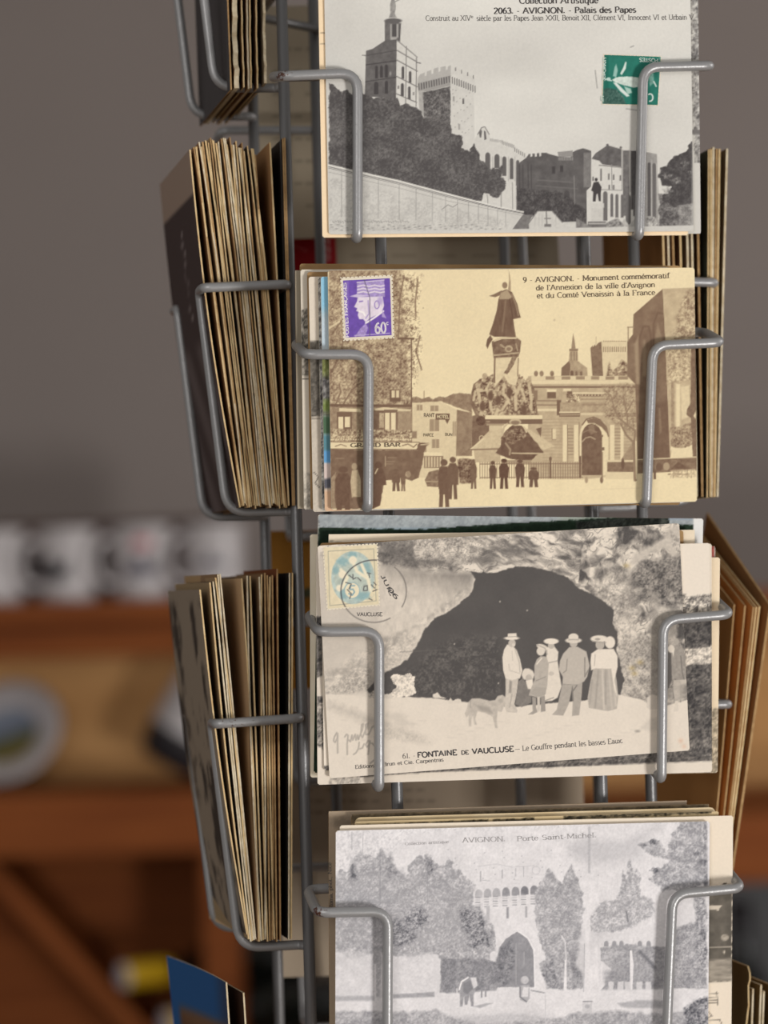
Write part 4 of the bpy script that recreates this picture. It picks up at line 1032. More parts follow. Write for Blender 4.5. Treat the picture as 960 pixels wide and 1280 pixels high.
def paint_violet(p):
    Vt, Vl = (112, 84, 168), (226, 214, 224)
    p.rect(420, 340, 500, 430, Vt, grain=.08, gs=4)
    # a plain officer's profile in a braided cap
    p.poly([(446, 353), (480, 350), (481, 371), (462, 371), (446, 367)], (170, 150, 200), grain=.15, gs=2)
    for y in (357.5, 361.5, 365.5): p.line([(447, y + .6), (454, y - 1), (461, y + .6), (468, y - 1), (475, y + .4), (480, y - .6)], 1.7, Vl)
    p.line([(446, 353), (480, 350)], 1., Vl); p.poly([(437, 370.5), (446, 367.5), (462, 370), (447, 372)], (206, 192, 218))
    p.poly([(447, 371.5), (478, 370.5), (480, 382), (477, 391), (462, 398), (457, 403), (454, 399), (449, 399), (447, 394), (448, 390), (445, 388.5), (446.5, 385.5), (442.5, 383.5), (446, 377)], Vl, grain=.06, gs=3)
    p.line(arc(471, 381, 3, 5, 0, 360, 10), 1.2, (150, 128, 186)); p.line([(449, 389), (454, 390.5), (456, 394)], 2.2, (245, 238, 236)); p.line([(449, 377), (453, 376.5)], 1.4, (130, 104, 178)); p.line([(460, 376), (461, 392), (457, 398)], 1.5, (160, 138, 194), a=.7); p.ell(475, 376, 3.5, 5, (170, 150, 200), a=.7, e=3)
    p.line([(457, 404), (468, 397), (479, 389)], 2.2, (238, 230, 232)); p.poly([(443, 421), (450, 411), (457, 404), (460, 410), (456, 421)], (164, 142, 196), grain=.2, gs=2); p.poly([(478, 388), (483, 398), (477, 396)], (176, 156, 204))
    p.rect(430, 352, 435.5, 424, (134, 108, 182)); p.line([(443, 419.5), (487, 416.5)], 1., (196, 180, 212))
    p.line([(452, 340), (462, 372), (462, 420)], 1.3, (96, 88, 110), a=.7); p.line([(443, 341), (446, 350)], 1.1, (96, 88, 110), a=.6)
s2 = stamp(c2, ((425, 346.6), (490.5, 343.4), (493, 423), (429, 426.4)), 13, 16, paint_violet, 4.2)
M_VPALE = mat_noise('pale_violet_ink', rgb(232, 222, 230), rgb(238, 230, 234), 300, .7, .1)
letter(c2, text_vf('60', 468.5, 416.5, 483, 415.8, 12.5, .19, 0, 1) + text_vf('c', 482.8, 406, 485.6, 405.8, 4.6, .2, 0, 1), M_VPALE, 'stamp_lettering', .0003)
letter(c2, text_vf('POSTES FRANÇAISES', 436.0, 421.5, 432.5, 353.5, 3.8, .2, 0, 1), M_VPALE, 'stamp_lettering', .0003)

# ---- third row: the cave ------------------------------------------------
WARM = ((1, 2, 8), (262, 248, 229))
def paint_cave(p):
    X, Y = p.X, p.Y
    p.c[:] = p.tone(.845 + .02 * (fbm(X, Y, 50, 2, 3) - .5) * 2)
    # rock
    p.rock([(400, 640), (870, 640), (870, 720), (720, 735), (660, 706), (640, 707), (600, 716), (540, 722), (480, 705), (400, 730)], .36, .88, gs=12, sx=.5, sy=1.5, warp=4, rot=.12)
    p.rock([(560, 650), (760, 640), (760, 700), (715, 724), (660, 704), (590, 700)], .38, .90, gs=9, sx=.5, sy=1.5, a=.85, e=10, rot=.35)
    p.leaves([(470, 668), (520, 664), (560, 690), (540, 712), (480, 712)], .36, .55, rough=6, gs=8, fine=2.2, e=8, a=.8)
    p.leaves([(516, 672), (570, 665), (600, 690), (590, 705), (520, 712)], .50, .85, rough=5, gs=8, fine=2, e=6, a=.8, thr=.45)
    p.soft(540, 703, 30, 5, .40, .7); p.soft(640, 690, 30, 8, .46, .6, .3); p.soft(600, 700, 20, 4, .42, .5); p.soft(755, 705, 26, 10, .42, .75, .25); p.soft(490, 690, 18, 8, .36, .5)
    p.poly([(395, 690), (480, 708), (545, 716), (590, 716), (588, 742), (560, 768), (540, 776), (521, 806), (498, 832), (470, 850), (458, 865), (400, 872)], .77, grain=.03, gs=18, e=10)
    g = .47 + .34 * sst(-10, 60, (Y - 712) + (590 - X) * .28)
    sl = p.sub(470, 700, 600, 850)
    Xs, Ys = X[sl], Y[sl]
    sd = poly_sd(Xs, Ys, [(478, 708), (545, 716), (592, 716), (588, 742), (560, 768), (540, 776), (521, 806), (500, 830), (470, 836)])
    n = fbm(Xs, Ys, 6, 40, 3, 1.4, .7) - .5
    p.put(sl, np.clip(.5 - sd / 8, 0, 1) * .9, p.tone(np.clip(g[sl] + .13 * n, 0, 1)))
    p.leaves([(470, 800), (525, 790), (512, 822), (480, 842), (420, 855), (430, 830)], .62, .85, rough=5, gs=9, fine=2.2, thr=.42, a=.6, e=9)
    p.rock([(402, 838), (466, 828), (464, 860), (400, 872)], .60, .86, gs=9, a=.75, e=8); p.leaves([(440, 838), (466, 836), (462, 862), (420, 868), (405, 866)], .55, .82, rough=3, gs=5, fine=2, a=.7, e=4)
    p.rock([(470, 800), (530, 780), (545, 768), (560, 764), (588, 738), (588, 730), (520, 780), (480, 820)], .55, .88, gs=7, rough=3, e=6, a=.6)
    # right hand rock
    p.rock([(735, 655), (870, 640), (870, 880), (822, 884), (790, 872), (772, 868), (770, 800), (766, 765), (745, 748), (722, 728)], .34, .86, gs=13, warp=5, rough=3, rot=.6)
    p.leaves([(735, 740), (770, 700), (800, 740), (790, 870), (772, 868), (768, 790)], .52, .84, rough=4, gs=9, fine=2.4, thr=.45, a=.55, e=8)
    p.leaves([(776, 800), (826, 790), (826, 880), (800, 876), (776, 868)], .50, .78, rough=3, gs=6, fine=2.2, thr=.45, a=.75, e=6)
    p.leaves([(800, 700), (858, 692), (860, 752), (830, 760), (800, 745), (790, 722)], .32, .62, rough=5, gs=9, fine=2.4, thr=.52, a=.85, e=8)
    p.poly([(785, 706), (794, 694), (826, 674), (840, 660), (857, 652), (858, 690), (845, 696), (830, 685), (812, 692), (796, 704)], .76, rough=3, rs=8, e=6, grain=.05)
    p.leaves([(838, 664), (858, 676), (858, 700), (843, 690)], .5, .8, rough=3, gs=5, e=4, a=.7)
    p.rect(814, 742, 824, 880, .67, a=.6, e=6, grain=.05); p.rock([(822, 760), (846, 758), (846, 810), (826, 800)], .62, .82, gs=8, a=.8, e=6)
    for x, y in ((783, 707), (790, 835), (800, 828), (793, 842)): p.soft(x, y, 4, 3, (196, 170, 110), .5)
    # cave mouth
    cave = [(587, 713), (596, 715), (619, 716), (633, 712), (645, 707.5), (662, 708), (679, 712), (701, 718), (712, 724), (721, 733), (740, 743), (755, 751), (767, 763), (766, 778), (772, 792), (771, 812), (780, 850), (776, 870), (660, 884), (630, 884), (584, 880), (560, 877), (520, 873), (465, 871), (459, 862), (470, 850), (480, 841.5), (497, 833), (511, 822), (521, 806), (530, 788), (543, 773), (558, 766), (576, 753), (590, 740), (594, 724)]
    p.poly(cave, .345, rough=1.6, rs=5, e=1.6, grain=.02, gs=30)
    p.leaves([(470, 865), (520, 830), (560, 800), (620, 800), (632, 830), (625, 868), (560, 872)], .33, .46, rough=10, rs=18, gs=13, fine=2.6, thr=.62, k=.1, a=.8, e=14)
    p.soft(480, 856, 18, 10, .36, .6); p.line([(500, 815), (560, 812), (600, 806)], 1.2, .42, a=.5)
    for x, y in ((568, 805), (623, 854), (659, 763), (625, 752)): p.ell(x, y, 1., 1., .75, a=.8)
    # clearing
    p.poly([(395, 868), (430, 868), (458, 872), (481, 870), (540, 872.5), (584, 878), (640, 884), (700, 878), (735, 876), (772, 868), (800, 874), (822, 886), (866, 872), (870, 980), (395, 990)], .855, rough=1, rs=6, e=1.6, grain=.012, gs=12)
    p.poly([(412, 876), (450, 889), (485, 903), (520, 918), (530, 928), (500, 924), (470, 916), (440, 896), (412, 886)], .74, a=.8, e=10, rough=4, grain=.06, gs=4)
    p.poly([(470, 892), (500, 890), (512, 902), (520, 905), (506, 908)], .76, a=.6, e=6, rough=3); p.leaves([(480, 905), (535, 920), (540, 930), (482, 925)], .72, .86, rough=4, gs=6, a=.5, e=6)
    for k in range(26): p.ell(430 + (k * 97) % 400, 900 + (k * 31) % 30, 4, .8, .78, a=.5, e=2)
    p.poly([(792, 918), (812, 898), (826, 897), (826, 915), (800, 912)], .78, a=.7, e=5, rough=2); p.ell(797, 914, 3, 1.4, .62, e=2)
    # bush
    p.leaves([(488, 846), (497, 842), (504, 845), (512, 841), (519, 846), (518, 858), (520, 866), (508, 871), (484, 871), (495, 858)], .68, .90, rough=3, rs=5, gs=5, fine=2, thr=.36, e=1.2)
    p.poly([(470, 871), (474, 866), (482, 868), (490, 866), (490, 873), (468, 873)], .82, rough=2, rs=3); p.poly([(541, 868), (547, 866), (552, 871), (558, 873), (541, 872)], .84, rough=1); p.leaves([(462, 866), (470, 862), (472, 872), (462, 872)], .5, .85, rough=2)
    p.poly([(560, 876), (563, 872), (566, 876), (572, 873), (576, 874), (578, 879), (560, 880)], .83, rough=1)
    p.poly([(808, 884), (809, 872), (815, 867.5), (822, 870), (823, 886), (812, 887)], .80, e=1.5)
    # dog
    p.poly([(585, 878), (590, 873), (600, 873), (612, 876), (619, 875), (622, 870), (628, 868.6), (633, 872), (635, 880), (630, 883), (627, 890), (622, 889), (621, 900), (622, 910), (619, 910), (616, 896), (606, 891), (597, 889), (594, 898), (596, 906), (593, 906), (591, 895), (589, 900), (589, 908), (586, 908), (586, 894), (583, 897), (581, 892), (584, 884)], .735, grain=.06, gs=4, e=1.4)
    p.poly([(594, 881), (612, 884), (616, 892), (600, 888)], .64, e=3); p.ell(626, 876, 3, 3, .68, e=2); p.line([(588, 876), (588, 884)], 1.6, .62, a=.7)
    # man in a boater
    p.poly([(632, 846), (648, 849), (646, 866), (643, 880), (647, 888), (646, 891), (633, 890), (631, 884), (632, 866)], .77, grain=.05, gs=3); p.poly([(637, 850), (640, 852), (639, 866), (636, 866)], .58, e=2); p.line([(640, 868), (637, 884)], 1.2, .66)
    p.poly([(628, 822), (630, 812), (634, 805.5), (641, 807), (646, 813), (650, 824), (653, 838), (650, 848), (640, 850), (632, 848), (629, 838)], .86, e=1.2); p.line([(644, 812), (649, 828), (650, 840)], 1.2, .68, a=.8); p.line([(636, 830), (637, 838), (650, 842)], 1., .72, a=.8); p.line([(640, 814), (641, 826)], 1., .78)
    p.ell(640, 804, 4.6, 5, .74); p.ell(642, 806, 2, 2.2, .82); p.poly([(634.5, 796), (635, 792), (645.5, 791.5), (646, 796)], .87); p.ell(639.6, 797.8, 9.3, 2.1, .89); p.line([(635, 796), (645.6, 795.6)], 1.1, .66)
    # seated woman, boy, woman in white
    p.poly([(648, 852), (653, 848), (664, 862), (664, 878), (652, 884), (644, 880)], .50, grain=.05, gs=4); p.ell(660, 843, 8, 7.5, .84, e=1.4, rough=1); p.ell(661, 848, 4, 5, .72); p.poly([(657, 851), (666, 849), (667, 862), (660, 861)], .88)
    p.poly([(684, 809), (693, 808), (698, 815), (697, 826), (699, 840), (702, 858), (697, 872), (690, 876), (680, 877), (681, 840)], .855, e=1.3, grain=.02); p.line([(692, 872), (681, 876)], 1.3, .62); p.line([(697, 826), (684, 829)], 1.2, .66); p.ell(689, 842, 3.4, 2.6, .76)
    p.ell(689, 807, 4, 4, .72); p.ell(689, 801.6, 9.3, 3.6, .88)
    p.poly([(668, 832), (671, 824), (676, 820), (683, 821), (686, 830), (684, 858), (680, 872), (672, 872), (661, 869), (664, 860), (668, 850)], .70, grain=.03); p.line([(670, 851), (682, 846)], 1.1, .58); p.line([(671, 830), (677, 823)], 1.6, .84); p.poly([(662, 866), (672, 872), (682, 868), (683, 860), (670, 858)], .66)
    p.ell(676, 814, 5.2, 5.4, .83); p.ell(678, 809, 7.5, 3.4, .84, rot=.35); p.line([(671, 806), (681, 810), (684, 818)], 1.4, .68)
    p.poly([(665, 871), (670, 872), (670, 884), (672, 890), (666, 893), (660, 893), (666, 889)], .62); p.poly([(676, 871), (681, 870), (682, 889), (676, 890)], .60); p.rect(671.5, 871, 675, 889, .78)
    # man from behind
    p.poly([(703, 855), (728, 853), (727, 870), (724, 894), (715, 895), (716, 876), (715, 860), (711, 880), (704, 894.5), (690, 893.5), (696, 887), (699, 872)], .665, grain=.03, gs=4); p.line([(715.5, 858), (716.5, 876)], 1.4, .52); p.line([(721, 857), (716, 864)], 1.6, .5)
    p.poly([(711.5, 809), (722, 808.5), (733, 814.5), (737, 832), (734, 846), (730, 852), (721, 856), (703, 855), (703.5, 846), (698.6, 837), (700, 826), (704, 817)], .725, e=1.2, grain=.015); p.line([(709, 824), (708, 838), (704, 841)], 1.2, .58); p.line([(731, 822), (731, 846), (735, 838)], 1.6, .56); p.line([(703, 855.5), (722, 856)], 1., .6)
    p.ell(717, 803.5, 5, 6, .72); p.ell(716.8, 800.6, 10.2, 3.4, .83); p.ell(716.8, 796.4, 6.3, 4.6, .85); p.line([(711, 799.6), (723, 799.4)], 1.6, .68)
    # two ladies
    p.poly([(742, 834), (768, 834), (771, 852), (773, 872), (771, 886), (760, 889), (748, 887), (736, 885), (734.5, 872), (738, 852)], .70, grain=.03, gs=4)
    for a, b, g in (((748, 838), (744, 884), .60), ((753, 838), (755, 886), .82), ((757, 838), (757, 880), .60), ((761, 838), (765, 886), .78), ((766, 840), (770, 882), .80), ((740, 850), (737, 880), .62)): p.line([a, b], 2, g, a=.7, e=2)
    p.poly([(739, 817), (747, 811.5), (767, 811), (772, 820), (772, 834), (768, 850), (772, 872), (768, 862), (764, 836), (744, 835.5), (739, 838), (738, 828)], .875, e=1.3); p.line([(744, 818), (743, 832)], 1., .70)
    p.ell(750, 806, 5.5, 6, .70); p.ell(762.5, 803, 6.4, 7.6, .87, e=1.3); p.ell(749, 798.5, 10.8, 4.3, .86); p.ell(747, 799, 3.2, 1.5, .62); p.line([(741, 801.5), (757, 803.4)], 1.4, .64)
    # man standing at the right
    p.poly([(833, 812), (839, 815), (840, 850), (836, 860), (830, 860)], .38, e=1.4); p.poly([(839, 812), (846, 806), (854, 810), (858, 820), (860, 846), (856, 852), (846, 850), (840, 842)], .60, grain=.06, gs=3); p.line([(851, 820), (853, 842), (856, 852)], 1.3, .46)
    p.poly([(842, 850), (853, 850), (851, 866), (850, 877), (844, 877), (841, 862)], .70, grain=.05); p.poly([(844, 876), (848, 876), (848, 889), (842, 890)], .82); p.ell(839, 811, 4, 5, .84); p.ell(845.5, 802, 3.5, 4, .66); p.poly([(840, 814), (843, 810), (842, 822)], .87); p.poly([(850, 850), (859, 849), (859, 857), (852, 856)], .74)
    p.poly([(832, 862), (842, 860), (841, 874), (832, 873)], .6, grain=.08); p.poly([(850, 856), (862, 853), (862, 874), (850, 873)], .62, a=.7, grain=.06)
    p.soft(851, 926, 3, 3, (220, 178, 150), .6); p.soft(855, 933, 3, 3, (220, 178, 150), .5)
    # pencilled date
    hw = [[(421, 916), (418, 921), (417, 926), (419, 928), (421.5, 923), (422, 917), (422, 928), (422, 941)], [(431, 921), (433, 918), (435, 919), (434, 930), (434, 943)], [(436, 925), (438, 927), (440, 919), (441, 925), (444, 918), (445, 925), (447, 919), (448, 924)], [(448, 924), (453, 912), (454, 905), (452, 906), (451, 918), (453, 922), (459, 908), (460, 904), (457, 906), (457, 918), (461, 918), (465, 909)], [(465, 909), (470, 906), (472, 903)], [(449, 928), (448, 936), (445, 941), (442, 943)], [(450, 936), (453, 935), (455, 930)], [(460, 926), (457, 931), (459, 934), (463, 929), (462, 926), (461, 936), (460, 943)], [(465, 929), (468, 932), (469, 926)], [(463, 954), (469, 949)]]
    for h in hw: p.line(h, 1.9, .63, a=.8, e=1.3)
    p.grain_all(.015)
    # postmark
    for a0, a1 in ((60, 285), (310, 390)): p.line(arc(467, 739, 41, 39, a0, a1, 40), 1.4, .40, a=.75, e=1.2)
    p.line(arc(467, 739, 38, 36, 150, 215, 12), 1.2, .42, a=.7)
G3 = 'cards in the cave picture pocket'
front_card('pale postcard edge behind the green landscape card, cave pocket', 2, .0130, (388, 972), (858, 960), (386, 668), None, body=M_PAPER3, group=G3)
front_card('colour landscape postcard with pale water and a dark green bank', 2, .0105, (392, 966), (872, 963), (390, 643),
    lambda p: (p.rect(380, 630, 890, 664, (150, 164, 172), e=1), p.leaves([(380, 630), (890, 630), (890, 658), (380, 660)], .55, .74, rough=0, gs=14, fine=3, a=.5), p.rect(700, 632, 800, 655, (168, 178, 160), a=.6, e=12), p.poly([(380, 662), (410, 659), (520, 662), (640, 654), (760, 647), (836, 641), (836, 656), (890, 656), (890, 990), (380, 990)], (34, 48, 36), rough=1.5, rs=4, grain=.3, gs=4), p.leaves([(720, 652), (800, 646), (836, 640), (836, 660), (720, 662)], .18, .40, rough=2, gs=5, a=.6), p.leaves([(380, 640), (399, 640), (397, 800), (380, 800)], .30, .75, rough=2, gs=7, fine=3, a=.7), p.rect(836, 634, 866, 650, (150, 160, 170), e=2), p.rect(866.5, 630, 890, 690, (226, 224, 220), e=1)), GREY, .5, 1.3, dict(L=18, R=16, B=4, T=32), M_PAPER3, G3)
front_card('red printed postcard edge at the right of the cave pocket', 2, .0086, (420, 972), (894, 958), (412, 690), lambda p: p.leaves([(870, 660), (900, 660), (900, 760), (870, 760)], .5, .8, rough=0, gs=5, a=1) or p.rect(870, 664, 893, 745, (168, 92, 84), grain=.25, gs=4), WARM, .86, 1.4, dict(L=3, R=24, B=4, T=4), M_PAPER3, G3)
front_card('cream postcard edge standing furthest right in the cave pocket', 2, .0074, (424, 975), (897, 966), (418, 699), lambda p: (p.leaves([(890, 885), (900, 885), (900, 964), (888, 964)], .5, .82, rough=2, gs=4, e=2), p.leaves([(880, 960), (900, 960), (900, 970), (410, 984), (410, 976)], .5, .8, rough=1, gs=5)), ((0, 0, 0), (270, 248, 214)), .88, 1.4, dict(L=3, R=20, B=14, T=3), M_PAPER3, G3)
front_card('cream postcard top edge above the cave picture, left side', 2, .0060, (412, 975), (868, 962), (404.5, 668), lambda p: p.line([(412, 676), (430, 680)], 1.5, .6), ((0, 0, 0), (262, 244, 216)), .88, 1.6, dict(L=12, R=4, B=6, T=14), M_PAPER3, G3)
front_card('tan postcard edge immediately left of the blue stamp', 2, .0046, (408, 980), (860, 957), (396, 679), None, body=M_PAPER2, group=G3)
def paint_garden(p):
    p.c[:] = p.tone(.87)
    p.leaves([(380, 772), (900, 752), (905, 960), (395, 985)], .28, .52, rough=4, rs=8, gs=8, fine=2.4, thr=.55)
    p.leaves([(855, 808), (900, 806), (900, 826), (870, 832)], .55, .88, rough=2, gs=5, fine=2, thr=.45); p.leaves([(860, 742), (900, 740), (900, 770), (860, 770)], .32, .85, rough=4, gs=6, fine=2)
    p.poly([(395, 848), (412, 842), (412, 870), (395, 872)], .82, rough=2); p.leaves([(395, 870), (415, 868), (415, 925), (405, 935), (395, 930)], .3, .75, rough=3, gs=7)
    p.poly([(385, 930), (402, 934), (420, 960), (470, 968), (890, 951), (897, 946), (897, 985), (385, 990)], .86, e=2, rough=1)
    p.leaves([(440, 962), (900, 925), (900, 944), (760, 952), (520, 966), (440, 972)], .30, .62, rough=1, gs=6, fine=2, thr=.52); p.leaves([(415, 960), (450, 958), (450, 985), (410, 985)], .55, .8, rough=2)
front_card('grey garden photograph card, tilted behind the cave view', 2, .0032, (397, 981), (890, 965), (396, 688), paint_garden, WARM, .86, 1.3, dict(L=22, R=44, B=34, T=4), M_PAPER3, G3)
front_card('white topped photograph card behind the cave view, right side', 2, .0021, (405, 963), (889, 945), (402, 690), lambda p: (p.leaves([(845, 752), (900, 748), (900, 950), (845, 950)], .27, .50, rough=4, rs=6, gs=8, fine=2.4, thr=.55), p.leaves([(855, 811), (900, 808), (900, 828), (855, 832)], .50, .90, rough=2, gs=4, fine=2, thr=.42), p.leaves([(850, 745), (900, 742), (900, 765), (850, 768)], .35, .88, rough=4, gs=5, fine=1.8), p.leaves([(400, 958), (860, 925), (895, 922), (895, 950), (400, 968)], .28, .55, rough=1, gs=7, fine=2.2)), WARM, .885, 1.3, dict(L=4, R=42, B=14, T=4), M_PAPER3, G3)
c3 = front_card('warm grey view of people before a cave, blue stamp at upper left', 2, .0009, (412, 973), (862, 938), (401.5, 682), paint_cave, WARM, .85, 1.0, None, M_PAPER3)
letter(c3, text_vf('FONTAINE', 521.7, 947.2, 571.5, 943.6, 6.6, .2, 0, 1) + text_vf('DE', 576.5, 943.2, 586, 942.6, 4.8, .2, 0, 1) + text_vf('VAUCLUSE', 590, 942.4, 642.5, 939.2, 6.6, .2, 0, 1), M_BLACK)
letter(c3, text_vf('61. -', 503, 948.2, 519.5, 947, 6.0, .12), M_INK, 'number_lettering')
letter(c3, text_vf('_ Le Gouffre pendant les basses Eaux.', 643.5, 939.2, 779, 928.6, 6.4, .13), M_INK, 'small_lettering')
letter(c3, text_vf('Editions', 444, 961, 468, 959, 4.6, .15), M_INK, 'publisher_lettering')
letter(c3, text_vf('Brun et Cie. Carpentras', 479, 957.6, 554.5, 951.6, 4.6, .15), M_INK, 'publisher_lettering')
def paint_blue(p):
    B, Cr = (170, 190, 188), (224, 210, 178)
    p.rect(395, 675, 480, 770, Cr, grain=.05, gs=5)
    p.line([(410, 689), (467, 686), (470, 751), (412, 757), (410, 689)], 1.1, (176, 170, 150))
    p.ell(441, 722, 27, 33, B, a=.8, grain=.12, gs=3); p.ell(441, 722, 23, 28, (196, 202, 186), a=.6, grain=.2, gs=6)
    for x, y, rx, ry in ((428, 702, 7, 5), (440, 695, 6, 5), (420, 712, 4, 6), (456, 712, 7, 9), (450, 745, 12, 5), (430, 742, 5, 7)): p.ell(x, y, rx, ry, (132, 168, 172), a=.7, e=3, rough=2)
    for ln in ([(426, 712), (434, 722), (428, 734)], [(440, 700), (446, 714), (458, 722)], [(452, 706), (460, 724), (463, 738)]): p.line(ln, 4, (234, 224, 196), e=2)
    for x, y, r in ((441, 700, 5), (428, 718, 5), (424, 735, 4)): p.ell(x, y, r, r, (236, 224, 198), e=2)
    p.ell(440, 738, 9.5, 10, (232, 220, 190)); p.line(arc(440, 738, 9.5, 10, 0, 360, 20), 1.1, (150, 176, 180))
    p.line([(443, 732), (438, 732), (437.5, 737), (441, 736.5), (443, 740), (440, 744), (436, 742)], 1.8, (140, 168, 174))
    for a0, a1 in ((100, 285),): p.line(arc(467, 739, 41, 39, a0, a1, 40), 1.5, (74, 72, 76), a=.8, e=1.2)
    for h in ([(436, 719), (440, 722)], [(441, 718), (441, 724), (445, 722)], [(447, 722), (451, 726)], [(432, 728), (439, 730), (436, 736)], [(434, 737), (439, 742), (437, 748)], [(459, 716), (463, 717)], [(461, 718), (462, 722)], [(455, 733), (459, 732), (459, 738), (454, 738), (455, 733)], [(464, 731), (468, 735)], [(466, 739), (471, 737)], [(461, 748), (465, 750)], [(467, 728), (470, 731)]): p.line(h, 1.3, (88, 86, 86), a=.85)
s3 = stamp(c3, ((402.8, 682.8), (472, 679), (475, 757), (408.3, 763)), 15, 17, paint_blue, 2.0, paper=M_PAPER3)
letter(c3, text_vf('VAUCLUSE', 446, 770, 478, 770, 4.5, .16, 0, 1) + text_vf('JUIL', 476, 720, 488, 745, 4.5, .16, 0, 1) + text_vf('06', 484, 736, 495, 750, 5, .16, 0, 1), M_INK, 'postmark_lettering', .00014)

# ---- fourth row: the grey city gate ------------------------------------------------
COOL = ((-8, -5, 5), (259, 254, 253))
def paint_gate(p):
    X, Y = p.X, p.Y
    p.c[:] = p.tone(np.clip(.868 + .07 * (fbm(X, Y, 14, 3, 4) - .5) + .05 * (fbm(X, Y, 3, 9, 3, 2.5, .5) - .5), 0, 1))
    p.leaves([(417, 1035), (520, 1032), (500, 1062), (455, 1075), (440, 1100), (417, 1110)], .74, .90, rough=6, rs=12, gs=12, fine=2.6, thr=.42, a=.7, e=10)
    p.leaves([(417, 1036), (880, 1017), (880, 1027), (417, 1046)], .72, .9, rough=4, rs=10, gs=9, fine=2, thr=.42, a=.55, e=4)
    # city wall
    p.poly([(590, 1105), (600, 1095), (672, 1085), (680, 1100), (672, 1190), (690, 1236), (612, 1236), (605, 1180), (592, 1150)], .865, grain=.02, gs=10, e=6, a=.7)
    for x0, y0, x1, y1 in ((600, 1089, 601.5, 1102), (627, 1087, 628.5, 1098), (644, 1085, 645, 1095), (654, 1083, 655, 1096)): p.rect(x0, y0, x1, y1, .66, a=.8)
    p.line([(597, 1083), (620, 1080), (640, 1084), (668, 1082)], 1., .74, a=.6); p.line([(602, 1100), (612, 1101)], 1, .74); p.line(arc(670, 1088, 5, 5, 0, 360, 12), 1, .74, a=.7)
    for k in range(30): p.ell(560 + (k * 83) % 190, 1062 + (k * 37) % 40, .8, .7, .6, a=.6)
    # trees at left
    p.leaves([(417, 1096), (425, 1088), (434, 1090), (444, 1074), (452, 1066), (461, 1070), (470, 1074), (477, 1061), (486, 1072), (493, 1082), (503, 1090), (508, 1098), (513, 1080), (524, 1067), (531, 1073), (537, 1069), (547, 1084), (556, 1080), (562, 1074), (572, 1088), (583, 1093), (592, 1107), (591, 1130), (604, 1148), (618, 1160), (620, 1182), (612, 1196), (617, 1204), (560, 1206), (537, 1190), (518, 1204), (505, 1194), (491, 1196), (470, 1192), (440, 1198), (417, 1189)], .655, .84, rough=5, rs=7, gs=8, fine=2.2, thr=.60, k=.12, e=2.2)
    p.leaves([(420, 1100), (500, 1090), (540, 1110), (590, 1110), (580, 1180), (500, 1180), (420, 1180)], .66, .84, rough=8, rs=10, gs=6, fine=1.8, thr=.62, k=.1, a=.7, e=10)
    for q in ([(505, 1140), (530, 1132), (538, 1150), (525, 1164), (508, 1160)], [(478, 1152), (500, 1150), (520, 1172), (500, 1185), (480, 1178)], [(574, 1138), (600, 1134), (612, 1165), (618, 1188), (590, 1184), (578, 1156)], [(488, 1070), (494, 1090), (484, 1096)], [(534, 1070), (545, 1086), (536, 1096)], [(440, 1075), (448, 1100), (438, 1096)]):
        p.leaves(q, .36, .72, rough=6, rs=7, gs=5, fine=2, thr=.5, k=.12, a=.8, e=8)
    p.line([(475, 1062), (475, 1130)], 1.2, .58, a=.7); p.line([(535, 1072), (534, 1130)], 1., .60, a=.7); p.line([(440, 1040), (440, 1062)], 1., .7); p.line([(454, 1040), (453, 1070)], 1., .74); p.line([(522, 1098), (534, 1110), (548, 1128)], 1.2, .6, a=.6)
    p.poly([(417, 1188), (480, 1192), (480, 1260), (417, 1262)], .82, a=.7, e=8, grain=.05, gs=7); p.poly([(490, 1196), (540, 1192), (546, 1244), (490, 1244)], .84, a=.8, e=6, grain=.04)
    p.leaves([(466, 1190), (478, 1188), (474, 1250), (468, 1250)], .62, .78, rough=2, gs=5, e=3, a=.8); p.rect(468, 1205, 470, 1250, .90, e=2)
    p.poly([(540, 1192), (548, 1194), (552, 1246), (546, 1246)], .84, e=2)
    p.leaves([(552, 1198), (605, 1198), (622, 1204), (621, 1240), (560, 1243), (550, 1240)], .53, .66, rough=2, gs=7, fine=2, thr=.55)
    # machicolations
    for i, x in enumerate((598.7, 609.7, 620.8, 632.7, 644.7, 656, 667.8)):
        g = (.74, .70, .70, .60, .62, .52, .58)[i]
        arch(p, x - 5, x + 4.6, 1111.5 - i * .8, 1122 - i * .8, g, grain=.05)
        for k in range(5): p.line([(x - 4, 1122 + k * 3 - i * .7), (x + 1, 1122 + k * 3 - i * .7)], 1.4, .60 if k % 2 == 0 else .74, a=.8)
    p.rect(633, 1134, 636, 1148, .62); p.rect(656.5, 1133, 659, 1147, .68); p.rect(608, 1132, 612, 1150, .74)
    # gate arch
    p.poly([(621, 1234), (620.5, 1200), (624, 1186), (633, 1173), (646.5, 1164.5), (660, 1173), (667, 1186), (668.5, 1234)], .59, grain=.05, gs=5, rough=1)
    p.leaves([(621, 1234), (620.5, 1200), (626, 1184), (640, 1174), (644, 1200), (636, 1230)], .40, .62, rough=2, gs=5, fine=2, thr=.5, a=.8, e=4); p.line([(645, 1180), (645, 1230)], 1.4, .68, a=.7); p.line([(655, 1190), (655, 1205)], 1.2, .70, a=.7)
    p.line([(668.5, 1234), (667.5, 1188), (660, 1173), (648, 1164)], 1.4, .92)
    # centre and right trees
    p.leaves([(668, 1118), (676, 1100), (686, 1087), (694, 1096), (702, 1104), (708, 1090), (714, 1081), (722, 1098), (730, 1126), (726, 1160), (732, 1190), (728, 1234), (700, 1238), (690, 1215), (676, 1180), (670, 1150)], .63, .80, rough=4, rs=6, gs=7, fine=2.1, thr=.56, e=2.2)
